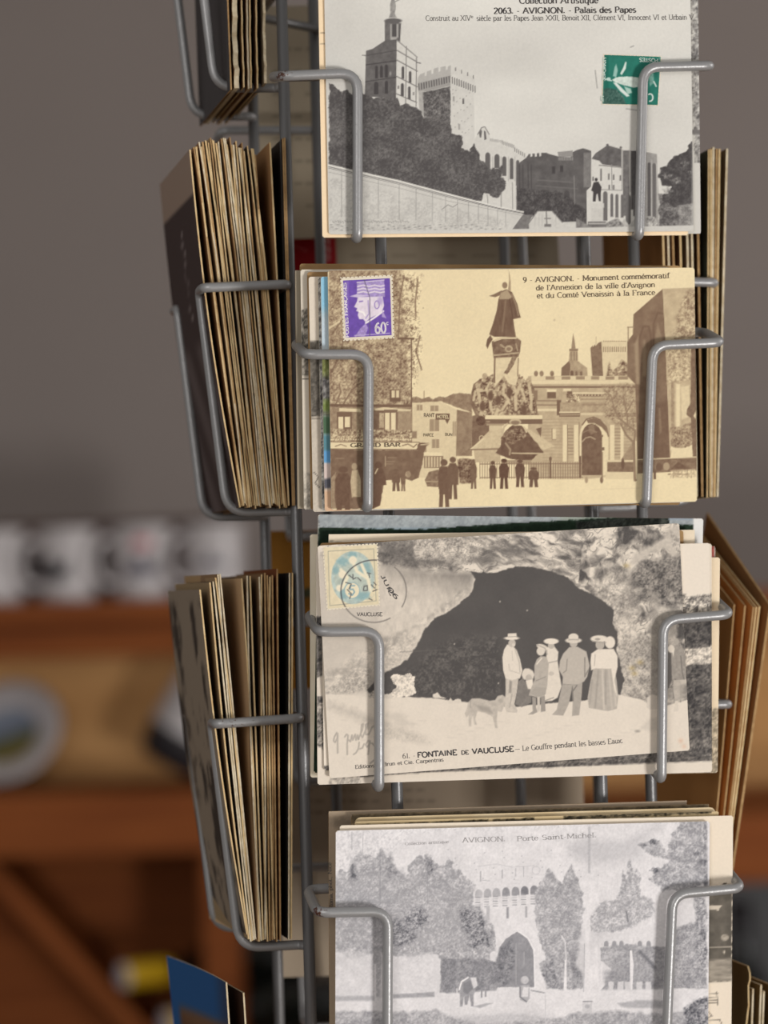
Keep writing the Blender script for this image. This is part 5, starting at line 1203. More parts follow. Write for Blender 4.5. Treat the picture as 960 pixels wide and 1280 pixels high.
    p.leaves([(674, 1205), (690, 1196), (700, 1236), (684, 1236)], .50, .70, rough=3, gs=5, e=3); p.leaves([(712, 1190), (731, 1186), (728, 1235), (716, 1236)], .52, .68, rough=2, gs=5, e=3, a=.9)
    p.poly([(704.5, 1237), (706, 1200), (708, 1200), (708.5, 1237)], .90); p.line([(708, 1200), (706, 1176), (702, 1170)], 1.2, .86)
    p.leaves([(776, 1110), (778, 1088), (783, 1098), (787, 1074), (792, 1092), (797, 1084), (801, 1100), (800, 1130), (790, 1150), (740, 1150), (750, 1130), (770, 1126)], .64, .84, rough=4, rs=6, gs=6, fine=2.1, thr=.54, e=2.2)
    p.leaves([(738, 1140), (760, 1126), (812, 1122), (820, 1140), (792, 1160), (740, 1175)], .66, .84, rough=5, rs=7, gs=6, fine=2.1, thr=.54, e=3)
    p.leaves([(801, 1055), (820, 1050), (833, 1062), (842, 1040), (852, 1024), (878, 1020), (884, 1100), (870, 1112), (830, 1114), (812, 1099), (824, 1086), (834, 1076), (812, 1068)], .62, .82, rough=5, rs=7, gs=8, fine=2.2, thr=.58, e=2.2)
    for x, y, rx in ((803, 1056, 5), (817, 1052, 6), (872, 1067, 6), (876, 1077, 5), (820, 1088, 8)): p.leaves([(x - rx, y), (x, y - 4), (x + rx, y), (x, y + 4)], .34, .62, rough=3, rs=4, e=2.5, a=.85)
    p.poly([(790, 1165), (806, 1158), (832, 1150), (832, 1182), (796, 1184)], .86, e=3); p.poly([(726, 1166), (745, 1164), (786, 1168), (786, 1180), (745, 1184), (730, 1220), (720, 1205)], .84, e=4, rough=2, a=.85)
    p.leaves([(749, 1184), (786, 1180), (832, 1184), (832, 1236), (752, 1238), (765, 1212), (750, 1200)], .60, .74, rough=3, gs=8, fine=2.2, thr=.54); p.leaves([(755, 1215), (832, 1205), (832, 1236), (757, 1238)], .56, .70, rough=3, gs=7, a=.8, e=5)
    for x in (758, 768, 777, 800, 811): arch(p, x - 3, x + 2.6, 1176, 1183, .62)
    p.line([(800, 1190), (808, 1198), (818, 1209)], 4, .44, a=.8, e=4); p.poly([(787.5, 1188), (790, 1188), (792, 1206), (790, 1250), (787.5, 1238)], .90)
    for x in (760, 772, 781, 796, 807): p.rect(x, 1227, x + 7, 1238, .82, rough=1, e=1.5)
    p.line([(749, 1182), (750, 1232)], 3, .84); p.line([(783, 1140), (785, 1152)], 2, .5, a=.8)
    p.leaves([(834, 1160), (880, 1150), (884, 1236), (834, 1236)], .58, .76, rough=3, gs=8, fine=2, thr=.54); p.poly([(846, 1125), (872, 1125), (874, 1150), (848, 1158)], .86, e=6, rough=3, a=.8); p.leaves([(868, 1122), (882, 1120), (884, 1215), (872, 1212)], .4, .75, rough=4, gs=6, a=.8, e=4)
    # road and shadows
    p.poly([(417, 1248), (490, 1246), (620, 1238), (700, 1238), (884, 1236), (884, 1275), (417, 1275)], .865, e=3, grain=.02, gs=8)
    p.rect(417, 1245, 468, 1251, .70, e=3, rough=1); p.poly([(491, 1243), (543, 1240), (543, 1246), (491, 1248)], .66, e=2, grain=.05)
    p.leaves([(417, 1264), (500, 1265), (545, 1262), (560, 1270), (640, 1268), (706, 1272), (720, 1266), (770, 1264), (832, 1268), (884, 1255), (884, 1330), (417, 1330)], .60, .76, rough=3, gs=9, fine=2.6, thr=.5, e=4); p.poly([(560, 1268), (680, 1262), (700, 1272), (600, 1282)], .82, a=.7, e=6)
    p.poly([(772, 1254), (800, 1250), (832, 1251), (832, 1260), (780, 1260)], .70, e=3, rough=1, grain=.04); p.leaves([(854, 1262), (868, 1250), (884, 1246), (884, 1300), (856, 1300)], .28, .66, rough=4, gs=8, fine=2.6, thr=.48, e=3)
    # lamp post, stain
    p.poly([(711, 1055), (735, 1048), (780, 1050), (800, 1042), (818, 1031), (822, 1034), (800, 1056), (804, 1072), (770, 1078), (730, 1078), (712, 1068)], .76, a=.75, e=14, rough=3)
    p.rect(735, 1033, 738, 1092, .66, a=.55, e=1.5); p.poly([(733, 1092), (736.5, 1092), (736, 1170), (739, 1240), (740, 1252), (728, 1252), (731, 1235), (732, 1170)], .87, e=1.5); p.line([(730.5, 1180), (729.5, 1240)], 1., .72); p.line([(729, 1252), (740, 1252)], 1.6, .6); p.rect(728, 1254, 740, 1266, .80); p.ell(734, 1258, 3, 2.4, .7)
    p.line([(681.5, 1240), (682, 1278)], .9, .78)
    # horse and walker
    p.poly([(573, 1236), (576, 1226), (584, 1221), (594, 1221), (597, 1230), (592, 1244), (592, 1258), (589, 1258), (587, 1244), (584, 1256), (581, 1256), (580, 1246), (578, 1258), (575, 1258), (575, 1244)], .62, e=1.4, grain=.08); p.line([(574, 1237), (577, 1227), (585, 1222)], 2.2, .88); p.poly([(588, 1222), (595, 1222), (597, 1232), (592, 1236)], .84, e=1.5); p.poly([(579, 1230), (588, 1225), (591, 1236), (584, 1243), (579, 1240)], .54, e=2)
    p.poly([(592, 1258), (608, 1254), (616, 1254), (600, 1260)], .68, e=2); p.line([(571, 1236), (571.5, 1243)], 1.2, .88); p.rect(601, 1236, 603, 1247, .6); p.rect(606, 1236, 608, 1246, .6)
    p.ell(656, 1225, 5, 5, .76, grain=.05); p.poly([(650, 1232), (662, 1231), (662, 1248), (658, 1253), (650, 1250)], .70, e=1.5); p.poly([(654, 1234), (661, 1234), (660, 1246), (652, 1246)], .86, e=1.5); p.line([(650, 1234), (650, 1246), (658, 1252)], 1.6, .52); p.line([(664, 1238), (680, 1241)], 1.8, .66)
    p.grain_all(.045, 2.2)
    p.rect(876, 1028, 884, 1116, .3, a=.0)
    p.leaves([(879, 1024), (884, 1024), (885, 1110), (880, 1110)], .35, .7, rough=1, gs=4, a=.6)
G4 = 'cards in the bottom front pocket'
c4b = front_card('brownish postcard, tallest at the back, with sideways small print left of the grey gate card', 3, .0150, (412, 1330), (858, 1309), (402.5, 1014.5), lambda p: (p.ell(430, 1029, 14, 8, .42, e=6, a=.55, rough=3), p.rect(560, 1004, 700, 1010, .5, a=.3, e=4, rough=2)), ((0, 0, 0), (232, 206, 176)), .72, 2, dict(L=24, R=4, B=3, T=30), M_PAPER2, G4)
letter(c4b, text_vf('Roma, phot., Nice', 416.2, 1136, 414.0, 1078, 4.6, .15), M_INK, 'small_lettering')
front_card('dark edged postcard top in the grey gate pocket', 3, .0120, (440, 1324), (885, 1304), (440, 1018), lambda p: (p.rect(430, 1000, 900, 1026, .40, e=2), p.leaves([(430, 1000), (900, 1000), (900, 1030), (430, 1030)], .25, .62, rough=0, gs=7, a=.5)), ((0, 0, 0), (236, 205, 160)), .7, 1.6, dict(L=8, R=3, B=3, T=18), M_PAPER2, G4)
front_card('buff postcard top edge with a rounded left corner, grey gate pocket', 3, .0092, (444, 1326), (893, 1306), (443, 1022), None, body=M_PAPER, group=G4, rad=.0022)
front_card('buff postcard with torn dark print along its top, grey gate pocket', 3, .0068, (444, 1328), (897, 1308), (443.5, 1027), lambda p: [p.leaves([(x0, 1031.5 - (x0 - 445) * .043), (x1, 1031.5 - (x1 - 445) * .043), (x1, 1036 - (x1 - 445) * .043), (x0, 1036 - (x0 - 445) * .043)], .14, .5, rough=1.5, rs=5, gs=4, fine=2, e=1.5) for x0, x1 in ((446, 462), (480, 500), (505, 535), (540, 610), (616, 668), (705, 890))], ((0, 0, 0), (250, 222, 172)), .80, 1.3, dict(L=6, R=4, B=3, T=18), M_PAPER, G4)
def paint_cream4(p):
    p.c[:] = p.tone(.88 + .02 * (fbm(p.X, p.Y, 40, 3, 2) - .5))
    p.poly([(860, 1112), (880, 1108), (895, 1110), (905, 1104), (915, 1106), (915, 1226), (870, 1229)], .38, rough=2, grain=.07, gs=8)
    p.poly([(880, 1200), (915, 1198), (915, 1226), (880, 1228)], .58, e=4, grain=.12, gs=5, sx=.4, sy=1.6); p.poly([(883, 1132), (902, 1132), (898, 1138), (886, 1136)], .78, rough=1.5); p.ell(906, 1172, 5, 4, .6, grain=.15); p.line([(880, 1184), (915, 1183)], 1.2, .7); p.ell(905, 1190, 1, 2, .8)
    for y in (1243, 1247, 1251, 1254): p.line([(885, y), (897, y - 1)], 1., .5)
    p.line([(896, 1240), (897, 1256)], 1.2, .45); p.line([(884, 1263), (890, 1270), (885, 1272)], 1.2, .5); p.line([(886, 1276), (900, 1275), (903, 1282)], 1.2, .45)
front_card('cream postcard with part of a dark photo at the right of the bottom pocket', 3, .0048, (424, 1332), (914, 1312), (418, 1032), paint_cream4, ((0, 0, 0), (264, 248, 226)), .88, 1.3, dict(L=3, R=44, B=3, T=10), M_PAPER3, G4)
c4 = front_card('pale grey view of trees and a city gate, bottom front pocket', 3, .0026, (419, 1331), (885, 1312), (417.5, 1038.5), paint_gate, COOL, .87, 1.0, None, M_PAPER3)
letter(c4, text_vf('AVIGNON.', 578, 1053.2, 632, 1051.4, 6.0, .13) + text_vf('Porte Saint-Michel.', 646, 1051.4, 746, 1046.6, 6.0, .13) + text_vf('Collection artistique', 506, 1056.5, 561, 1053.8, 3.6, .12), M_FAINT)

# ------------------------------------------------------------------ postcards standing upright in the tall side pockets
M_EDGE = [mat_noise('card_edge_cream', rgb(222, 196, 150), rgb(204, 172, 124), 250, .85, .1), mat_noise('card_edge_tan', rgb(182, 148, 104), rgb(160, 126, 86), 400, .85, .1),
          mat_noise('card_edge_white', rgb(226, 212, 184), rgb(204, 184, 150), 400, .85, .1)]
def side_card(label, side, top, bot, group=None, width=.090, yaw=0.0, tilt=0.0, bow=0.0, v0=-.045, face=None, face_fn=None, edge=0, thick=.0006, nt=None, nd=None, torn=0.0, curl=0.0, cat='postcard'):
    """near edge traced from top to bottom pixel on the plane v0; the card runs back from there"""
    u1, z1 = hv(top[0], top[1], v0); u2, z2 = hv(bot[0], bot[1], v0)
    nt = nt or (10 if face_fn is None else 70); nd = nd or (3 if face_fn is None else 24)
    T = np.linspace(0, 1, nt + 1); S = np.linspace(0, 1, nd + 1)
    y = math.radians(yaw)
    org = loc((u1 + u2) / 2, v0 + width / 2, min(z1, z2))
    pts = np.zeros((nt + 1, nd + 1, 3))
    for i, t in enumerate(T):
        u = u1 + (u2 - u1) * t + bow * math.sin(PI * t)
        z = z1 + (z2 - z1) * t
        jag = torn * (vnoise(np.array([t * 40.0]), np.array([3.3]), 5)[0] - .5)
        for j, s in enumerate(S):
            d = width * s + (jag if j == 0 else 0)
            pts[i, j] = loc(u + math.sin(y) * d + curl * s * s * (1 - t), v0 + math.cos(y) * d * math.cos(tilt), z + math.sin(tilt) * d) - org
    off = U * (thick / 2)
    off = np.array(off)
    A = (pts - off).reshape(-1, 3); B = (pts + off).reshape(-1, 3)
    n = len(A); w_ = nd + 1
    f, mi = [], []
    for i in range(nt):
        for j in range(nd):
            a = i * w_ + j
            f.append((a, a + 1, a + w_ + 1, a + w_)); mi.append(1)
            f.append((n + a, n + a + w_, n + a + w_ + 1, n + a + 1)); mi.append(2)
    for i in range(nt):
        for j in (0, nd):
            a = i * w_ + j
            f.append((a, a + w_, n + a + w_, n + a) if j == 0 else (a, n + a, n + a + w_, a + w_)); mi.append(0)
    for j in range(nd):
        for i in (0, nt):
            a = i * w_ + j
            f.append((a, n + a, n + a + 1, a + 1) if i == 0 else (a, a + 1, n + a + 1, n + a)); mi.append(0)
    me = mesh('postcard', np.concatenate([A, B]), f, False, mi)
    cols = np.zeros((2 * n, 3)); cols[:] = lin(np.array((face or (150, 122, 92))) / 255.)
    if face_fn is not None:
        TT, SS = np.meshgrid(T, S, indexing='ij')
        cols[:n] = lin(np.clip(face_fn(TT, SS), 0, 1)).reshape(-1, 3)
    set_col(me, cols)
    o = link('postcard', me, [M_EDGE[edge], M_PRINT, M_PRINT])
    o.location = org
    return tag(o, label, cat, group)
def mixc(a, b, m): return np.array(a) / 255. * (1 - m[..., None]) + np.array(b) / 255. * m[..., None]
ORD = 'first second third fourth fifth sixth seventh eighth ninth tenth eleventh twelfth thirteenth fourteenth fifteenth sixteenth seventeenth eighteenth nineteenth twentieth'.split()
ORD += ['twenty-' + w for w in ORD[:9]]
# left, second pocket
def face_dark(t, s):
    band = sst(.125, .118, t + 0 * s)
    c = mixc((72, 60, 58), (150, 130, 116), band)
    scr = np.zeros_like(t)
    for k in range(9):
        scr = np.maximum(scr, np.exp(-(((s - .45 - .03 * math.sin(k * 2.1)) / .035) ** 2 + ((t - .20 - k * .030) / .008) ** 2)))
    c = c + scr[..., None] * .28 * (vnoise(t * 130, s * 40, 3) > .4)[..., None]
    sw = sst(.5, .55, t) * (.5 + .5 * np.sin(14 * s + 18 * t)) * .10
    return np.clip(c + sw[..., None], 0, 1)
def face_photo(a, b, sc, seed):
    def fn(t, s):
        n = fbm(s * 40, t * 90, sc, seed, 4, 1.4, .5)
        return mixc(a, b, sst(.4, .62, n))
    return fn
side_card('dark postcard with a beige top band, outermost on the left side', -1, (237.5, 187), (300, 634), None, yaw=0, bow=-.002, face_fn=face_dark, edge=0, width=.098)
GL2 = 'upright cards packed in the left middle pocket'
LBL2 = 'aged postcard edge packed in the left middle pocket, %s of them from the left'
r2 = random.Random(3)
N2 = 29
for i in range(N2):
    q = (i + 1) / (N2 + 1)
    tx = 240 + 82 * q ** .98 + r2.uniform(-.9, .9)
    bx = 300 + 60 * q + r2.uniform(-.5, .5)
    ty = 186 - 12 * math.sin(PI * min(1, q * 1.15)) + r2.uniform(-5, 6) + (4 if q > .85 else 0)
    fc = r2.choice([(170, 140, 104), (128, 100, 76), (86, 74, 64), (190, 164, 128), (150, 112, 78)])
    side_card(LBL2 % ORD[i], -1, (tx, ty), (bx, 633 + r2.uniform(-4, 3)), GL2, yaw=r2.uniform(-2.5, 2.5), bow=.0012 * r2.uniform(-1, 1.5), face=fc, edge=r2.choice([0, 0, 2, 1]), thick=r2.choice([.0004, .0005, .0007]), torn=r2.choice([0, .0, .0015]))
side_card('tan faced postcard standing free right of the packed left middle stack', -1, (337.5, 178), (361, 632), None, face=(168, 128, 88), edge=0)
side_card('dark faced postcard, rightmost in the left middle pocket', -1, (353.5, 173), (366, 632), None, face=(58, 50, 44), edge=1)
side_card('tan backing postcard against the uprights of the left middle pocket', -1, (355.8, 172), (368, 632), None, face=(120, 88, 60), edge=1)
# left, third pocket
def face_drawing(t, s):
    n = fbm(s * 30, t * 60, 6, 4, 4, 1.5, .7)
    c = mixc((66, 58, 52), (140, 126, 110), sst(.38, .54, n) * sst(.02, .06, t) + sst(.06, .02, t))
    return c
side_card('grey drawing postcard leaning outermost in the left lower pocket', -1, (250, 737), (309, 1168), None, yaw=-1, bow=-.0015, face_fn=face_drawing, edge=0)
GL3 = 'upright cards standing in the left lower pocket'
LBL3 = 'upright aged postcard edge in the left lower pocket, %s of its cream edges'
for i, (tx, ty, bx, ed, fc) in enumerate(((262.5, 728, 311, 0, (150, 128, 98)), (266.5, 727, 313.5, 2, (96, 84, 72)), (269.5, 722, 315.5, 0, (160, 132, 98)), (272.5, 718, 317.5, 2, (140, 112, 84)), (275, 717.5, 319.5, 2, (168, 138, 102)),
        (302, 723, 324, 0, (196, 164, 126)), (309, 719.5, 326.5, 2, (150, 122, 90)), (312.5, 720, 329, 0, (120, 98, 76)), (324, 721, 331.5, 2, (150, 118, 86)), (327, 718, 334.5, 0, (140, 108, 78)), (331, 716, 337.5, 1, (128, 96, 66)), (334, 719, 340.5, 1, (150, 110, 74)), (337.5, 721, 343, 0, (110, 84, 60)), (340.5, 719, 346, 1, (134, 98, 66)))):
    side_card(LBL3 % ORD[i], -1, (tx, ty), (bx, 1174 + (i * 7 % 4)), GL3, yaw=-4.5 if i == 5 else (-1.5, .5, 1.2, -.5)[i % 4], bow=.0010 * ((i % 3) - 1), face=fc, edge=ed, thick=.0006)
side_card('reddish brown postcard, tallest in the left lower pocket', -1, (346.5, 711), (350.5, 1176), None, face=(122, 72, 44), edge=1)
side_card('black faced postcard near the right of the left lower pocket', -1, (362, 716), (361, 1174), None, face=(46, 42, 38), edge=2)
side_card('brown postcard, last on the right of the left lower pocket', -1, (365.5, 716), (364, 1174), None, face=(96, 66, 44), edge=0)
# left, top pocket (only its lower part is in view)
side_card('dark postcard outermost in the top left pocket', -1, (272, -330), (289, 112), None, face=(78, 74, 74), edge=1, width=.092)
side_card('torn cream edged postcard in the top left pocket', -1, (283, -330), (296, 110), None, face=(120, 84, 52), edge=2, thick=.0019, torn=.006, nt=60)
GL1 = 'upright cards in the top left pocket'
LBL1 = 'upright postcard edge in the top left pocket, %s right of the torn one'
for i, (tx, bx, ed, fc) in enumerate(((292, 305, 0, (112, 80, 50)), (301, 311, 2, (140, 100, 66)), (306, 314, 0, (150, 106, 70)), (314, 322, 0, (110, 80, 56)))):
    side_card(LBL1 % ORD[i], -1, (tx, -330), (bx, 108 + (bx % 4)), GL1, face=fc, edge=ed, torn=.002, nt=40)
side_card('ragged white edged postcard, innermost of the top left pocket', -1, (323, -330), (332, 104), None, face=(150, 130, 104), edge=2, thick=.001, torn=.004, nt=60)
# left, bottom pocket
def face_blue(t, s):
    c = mixc((44, 84, 132), (52, 66, 92), sst(.3, .0, s + 0 * t))
    inner = sst(.10, .14, t - .02 * s) * sst(.92, .84, s)
    c = c * (1 - inner[..., None]) + inner[..., None] * mixc((112, 82, 60), (70, 48, 36), sst(.2, .36, t + .1 * s))
    return c
side_card('blue bordered postcard at the bottom left, outermost there', -1, (283, 1228), (314, 1690), None, yaw=-3.5, face_fn=face_blue, edge=2, width=.094, curl=-.006)
side_card('dark brown postcard behind the blue bordered one', -1, (304.5, 1241), (334, 1700), None, yaw=-3.5, face=(62, 44, 36), edge=2, width=.094, curl=-.004)
# right, second pocket
GR2 = 'upright cards in the right middle pocket'
side_card('greenish grey faced postcard at the inner side of the right pocket', 1, (886, 187), (884, 622), None, face=(92, 96, 80), edge=0)
for i, (tx, ty, bx, ed, fc) in enumerate(((889, 186, 888, 0, (160, 136, 100)), (892, 184, 889.5, 2, (170, 142, 106)), (896, 186, 891.5, 1, (120, 84, 56)), (899.5, 186, 893.5, 0, (96, 72, 48)), (909, 186, 897, 2, (140, 116, 84)))):
    side_card('upright postcard edge in the right middle pocket, %s right of the greenish card' % ORD[i], 1, (tx, ty), (bx, 621), GR2, face=fc, edge=ed, thick=.0008, yaw=(0, 1.0, -.6, .8, -.4)[i])
GR2b = 'upright cards behind the second front pocket'
for i, (tx, bx, ed, fc) in enumerate(((826, 838, 0, (150, 106, 64)), (832, 845, 2, (150, 112, 72)), (838, 851, 1, (140, 100, 66)), (848, 858, 0, (120, 92, 70)), (857, 866, 2, (150, 124, 96)), (863, 871, 2, (140, 110, 80)), (871, 878, 1, (90, 66, 46)))):
    side_card('postcard edge seen through the gap above the sepia card, %s from the left' % ORD[i], 1, (tx, 190), (bx, 621), GR2b, face=fc, edge=ed, thick=.0009)
# right, third pocket: fanned cards slumping towards the front
GR3 = 'slumped upright cards in the right lower pocket'
for i, (tx, ty, bx, ed, fc) in enumerate(((918, 756, 878, 1, (196, 142, 86)), (931.5, 757, 884, 1, (200, 146, 88)), (942, 759, 888, 1, (200, 146, 90)), (945.5, 759, 890, 0, (204, 150, 92)), (949.5, 758, 892.5, 0, (204, 152, 94)))):
    side_card('brown backed postcard slumping outwards at the lower right, %s from the left' % ORD[i], 1, (tx, ty), (bx, 1196), GR3, face=fc, edge=ed, tilt=math.radians(22), thick=.0007, bow=.0006)
side_card('outermost brown postcard with a dark edge at the lower right', 1, (963, 757), (900, 1196), None, face=(150, 112, 74), edge=1, tilt=math.radians(26), thick=.001)
# right, bottom pocket
side_card('torn edged olive postcard at the bottom right corner', 1, (936, 1208), (920, 1690), None, face=(120, 100, 66), edge=0, torn=.006, nt=60, tilt=.0)
for i, (tx, ty, bx) in enumerate(((941.5, 1236, 926), (951.5, 1231, 934), (955, 1239, 938), (972, 1234, 950))):
    side_card('pale edged postcard at the bottom right, %s after the torn olive one' % ORD[i], 1, (tx, ty), (bx, 1690), 'upright cards at the bottom right', face=(136, 112, 74), edge=(2, 2, 2, 0)[i], thick=.0007)

# ------------------------------------------------------------------ cards in the back pockets, seen through the gaps
def lines_back(y0, dy, n, x0, x1, g=.45):
    def f(p):
        p.c[:] = p.tone(.80 + .05 * (fbm(p.X, p.Y, 60, 4, 2) - .5))
        for k in range(n):
            for j in range(int((x1 - x0) / 14)):
                if (j * 7 + k * 3) % 5: p.rect(x0 + j * 14, y0 + k * dy, x0 + j * 14 + 10, y0 + k * dy + 3, g, a=.45, e=2)
    return f
BK = ((0, 0, 0), (236, 218, 190))
front_card('beige card back with faint lines, seen behind the top front pocket', 0, .003, (322, 300), (700, 288), (316, 8), lines_back(60, 28, 8, 340, 410), BK, .82, 3, None, M_PAPER, back=True)
def red_back(p):
    p.c[:] = p.tone(.70); p.rect(300, 281, 420, 420, (166, 34, 42)); p.line([(340, 312), (366, 306), (384, 314)], 2, (206, 120, 120), a=.7)
    for y in (300, 310, 320): p.line([(402, y), (411, y), (411, y + 6), (402, y + 6)], 1.8, (226, 190, 186), a=.8)
    for k in range(5): p.rect(440 + k * 50, 318, 470 + k * 50, 321, .5, a=.5, e=2)
front_card('card with a bright red panel seen behind the second front pocket', 1, .003, (326, 560), (712, 548), (318, 268), red_back, BK, .70, 3, None, M_PAPER, back=True)
front_card('ochre card back seen left of the cave pocket', 2, .003, (340, 862), (724, 850), (333, 664), lambda p: (p.rect(300, 600, 900, 900, (150, 104, 44), grain=.06, gs=20), p.poly([(365, 742), (388, 734), (396, 744), (372, 750)], (70, 70, 50), e=3)), BK, .6, 3, None, M_PAPER2, back=True)
front_card('grey brown card back with typed lines below the cave pocket', 3, .004, (348, 1222), (735, 1210), (342, 962), lines_back(972, 14, 4, 380, 560, .4), ((0, 0, 0), (204, 184, 160)), .72, 3, None, M_PAPER2, back=True)

# ------------------------------------------------------------------ shop furniture behind
M_WOOD = mat_noise('oiled_pine', rgb(126, 66, 29), rgb(144, 80, 37), 5, .65, .15, stretch=(1, 6, 14))
M_WOODP = mat_noise('pine_back_panel', rgb(202, 152, 98), rgb(216, 166, 110), 4, .75, .12, stretch=(1, 6, 10))
M_STRIP = mat_noise('dark_strip_brown', rgb(84, 64, 60), rgb(100, 78, 72), 4, .7, .15, stretch=(1, 6, 10))  # dark brown for the band behind the mugs
M_WHITE = mat_noise('white_glaze', rgb(192, 186, 186), rgb(200, 194, 194), 8, .25, .5)
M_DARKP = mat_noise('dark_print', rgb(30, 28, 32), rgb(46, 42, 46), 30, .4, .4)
M_REDP = mat_noise('red_print', rgb(170, 70, 80), rgb(186, 88, 96), 30, .4, .4)
M_GREYP = mat_noise('grey_blue_print', rgb(84, 82, 92), rgb(112, 108, 118), 40, .4, .4)
M_BOTTLE = mat_noise('dark_green_glass', rgb(14, 16, 14), rgb(22, 26, 20), 6, .12, .6)
M_FOIL = mat_noise('yellow_foil', rgb(206, 164, 20), rgb(220, 180, 34), 30, .4, .5)
M_FOILW = mat_noise('silver_foil_end', rgb(206, 198, 206), rgb(220, 214, 220), 30, .35, .5)
YS = 4.0
def atz(px, py, Y): return at(px, py, Y)
def wbox(name, parent, px0, py0, px1, py1, Y, depth, m=M_WOOD, bev=.006):
    a, b = at(px0, py0, Y), at(px1, py1, Y)
    base = parent.location if parent else Vector((0, 0, 0))
    x0, x1 = sorted((a.x, b.x)); z0, z1 = sorted((a.z, b.z))
    return bevel_box(name, (x0 - base.x, x1 - base.x, Y - base.y, Y + depth - base.y, z0 - base.z, z1 - base.z), m, parent, bev=bev)
zs = at(120, 752, YS).z                                   # shelf top
zc0, zc1 = at(120, 988, YS).z, at(120, 1064, YS).z        # counter board
xr = at(300, 1100, YS).x; xl = -1.9
UNIT = empty('display_shelf', ((xl + xr) / 2, YS + .2, FLOOR))
tag(UNIT, 'oiled pine display shelf with mugs above and a wine rack below, left background', 'shelf')
def ub(name, x0, x1, y0, y1, z0, z1, m=M_WOOD, bev=.005):
    l = UNIT.location
    return bevel_box(name, (x0 - l.x, x1 - l.x, y0 - l.y, y1 - l.y, z0 - l.z, z1 - l.z), m, UNIT, bev=bev)
ub('top_board', xl, xr + .03, YS - .02, YS + .36, zs - .028, zs)
ub('front_rail', xl, xr, YS + .02, YS + .04, zs - .075, zs - .029)
ub('dark_strip', xl, xr, YS + .17, YS + .19, zs + .001, zs + .112, M_STRIP)  # board standing in for the dark band between the mugs
ub('back_panel', xl, xr, YS + .17, YS + .20, zc0, zs - .03, M_WOODP)
ub('counter_board', xl, xr + .04, YS - .06, YS + .40, zc1, zc0)
ub('side_post', xr - .05, xr, YS - .03, YS + .34, FLOOR, zc1 - .001)
ub('side_post', xl, xl + .05, YS - .03, YS + .34, FLOOR, zc1 - .001)
ub('rack_back', xl, xr - .05, YS + .24, YS + .26, FLOOR, zc1 - .001)
ub('rack_floor', xl + .05, xr - .05, YS, YS + .34, FLOOR + .08, FLOOR + .12)
def diag(px0, py0, px1, py1, name='diagonal_divider'):
    a, b = at(px0, py0, YS), at(px1, py1, YS)
    d = Vector((b.x - a.x, 0, b.z - a.z)); L = d.length
    ang = math.atan2(d.z, d.x)
    v, f = box_vf(0, L, 0, .215, -.011, .011)
    o = link(name, mesh(name, v, f), M_WOOD, UNIT)
    o.matrix_basis = Matrix.Translation(Vector((a.x, YS + .02, a.z)) - UNIT.location) @ Matrix.Rotation(-ang, 4, 'Y')
diag(-60, 1042, 262, 1387)
# mugs on the top board
def mug(px, label, kind, rot=0.0):
    c = at(px, 700, YS + .08)
    o = empty('mug', (c.x, YS + .08, zs + .0006))
    tag(o, label, 'mug', 'white mugs along the shelf')
    lathe('cup_body', [(0, 0), (.037, 0), (.0405, .003), (.041, .01), (.041, .099), (.0400, .101), (.0385, .099), (.0385, .008), (0, .006)], 32, M_WHITE, o)
    a = math.radians(-150 + rot)
    hp = [Vector((math.cos(a) * r, math.sin(a) * r, z)) for r, z in ((.038, .082), (.060, .084), (.072, .068), (.072, .040), (.058, .024), (.038, .024))]
    v, f = tube_vf(fillet(hp, .012), .0055, 8)
    link('handle', mesh('handle', v, f, True), M_WHITE, o)
    def patch(a0, a1, z0, z1, m, nm='print', wob=.0):
        v, f = [], []
        for i in range(11):
            for j in range(9):
                t, s = i / 10, j / 8
                aa = math.radians(-90 + a0 + (a1 - a0) * t)
                zz = z0 + (z1 - z0) * s
                if wob: zz = z0 + (z1 - z0) * s * (1 - wob * abs(math.sin(5 * t + 1)))
                v.append((.0414 * math.cos(aa), .0414 * math.sin(aa), zz))
        for i in range(10):
            for j in range(8):
                a_ = i * 9 + j
                f.append((a_, a_ + 9, a_ + 10, a_ + 1))
        link(nm, mesh(nm, v, f, True), m, o)
    if kind == 'dark': patch(-62, 12, .03, .068, M_DARKP, wob=.5)
    if kind == 'red': patch(-12, 22, .070, .088, M_REDP, wob=.4); patch(-30, 34, .030, .066, M_GREYP, wob=.5)
    if kind == 'faint': patch(-30, 30, .040, .062, M_GREYP, wob=.6)
    return o
mug(-6, 'white mug cut off by the left edge of the picture', '')
mug(84, 'white mug with a dark printed patch', 'dark')
mug(178, 'white mug with a red and grey print', 'red')
mug(267, 'white mug with a faint grey print, partly behind the rack', 'faint')
# plate leaning on the counter
pc = at(20, 920, YS + .13)
pl = empty('plate', (pc.x - .012, YS + .13, zc0 + .069))
tag(pl, 'large white plate with a blue and green landscape, leaning on the counter', 'plate')
Rp = Matrix.Rotation(math.radians(54), 4, 'X') @ Matrix.Rotation(0, 4, 'Z')
R2 = Matrix.Rotation(math.radians(-18), 4, 'Y') @ Rp
lathe('dish', [(0, 0), (.046, 0), (.052, .005), (.080, .012), (.082, .0145), (.078, .0155), (.052, .009), (.046, .0045), (0, .004)], 48, M_WHITE, pl, R2)
v, f = [(0, 0, .0052)], []
for k in range(33): v.append((.046 * math.cos(2 * PI * k / 33), .046 * math.sin(2 * PI * k / 33), .0052))
f = [(0, 1 + k, 1 + (k + 1) % 33) for k in range(33)]
M_SCENE, nt_, b_ = mat_new('painted_landscape', (1, 1, 1, 1), .3, .5)
tc_ = nt_.nodes.new('ShaderNodeTexCoord'); sp_ = nt_.nodes.new('ShaderNodeSeparateXYZ'); rp_ = nt_.nodes.new('ShaderNodeValToRGB'); mr_ = nt_.nodes.new('ShaderNodeMapRange')
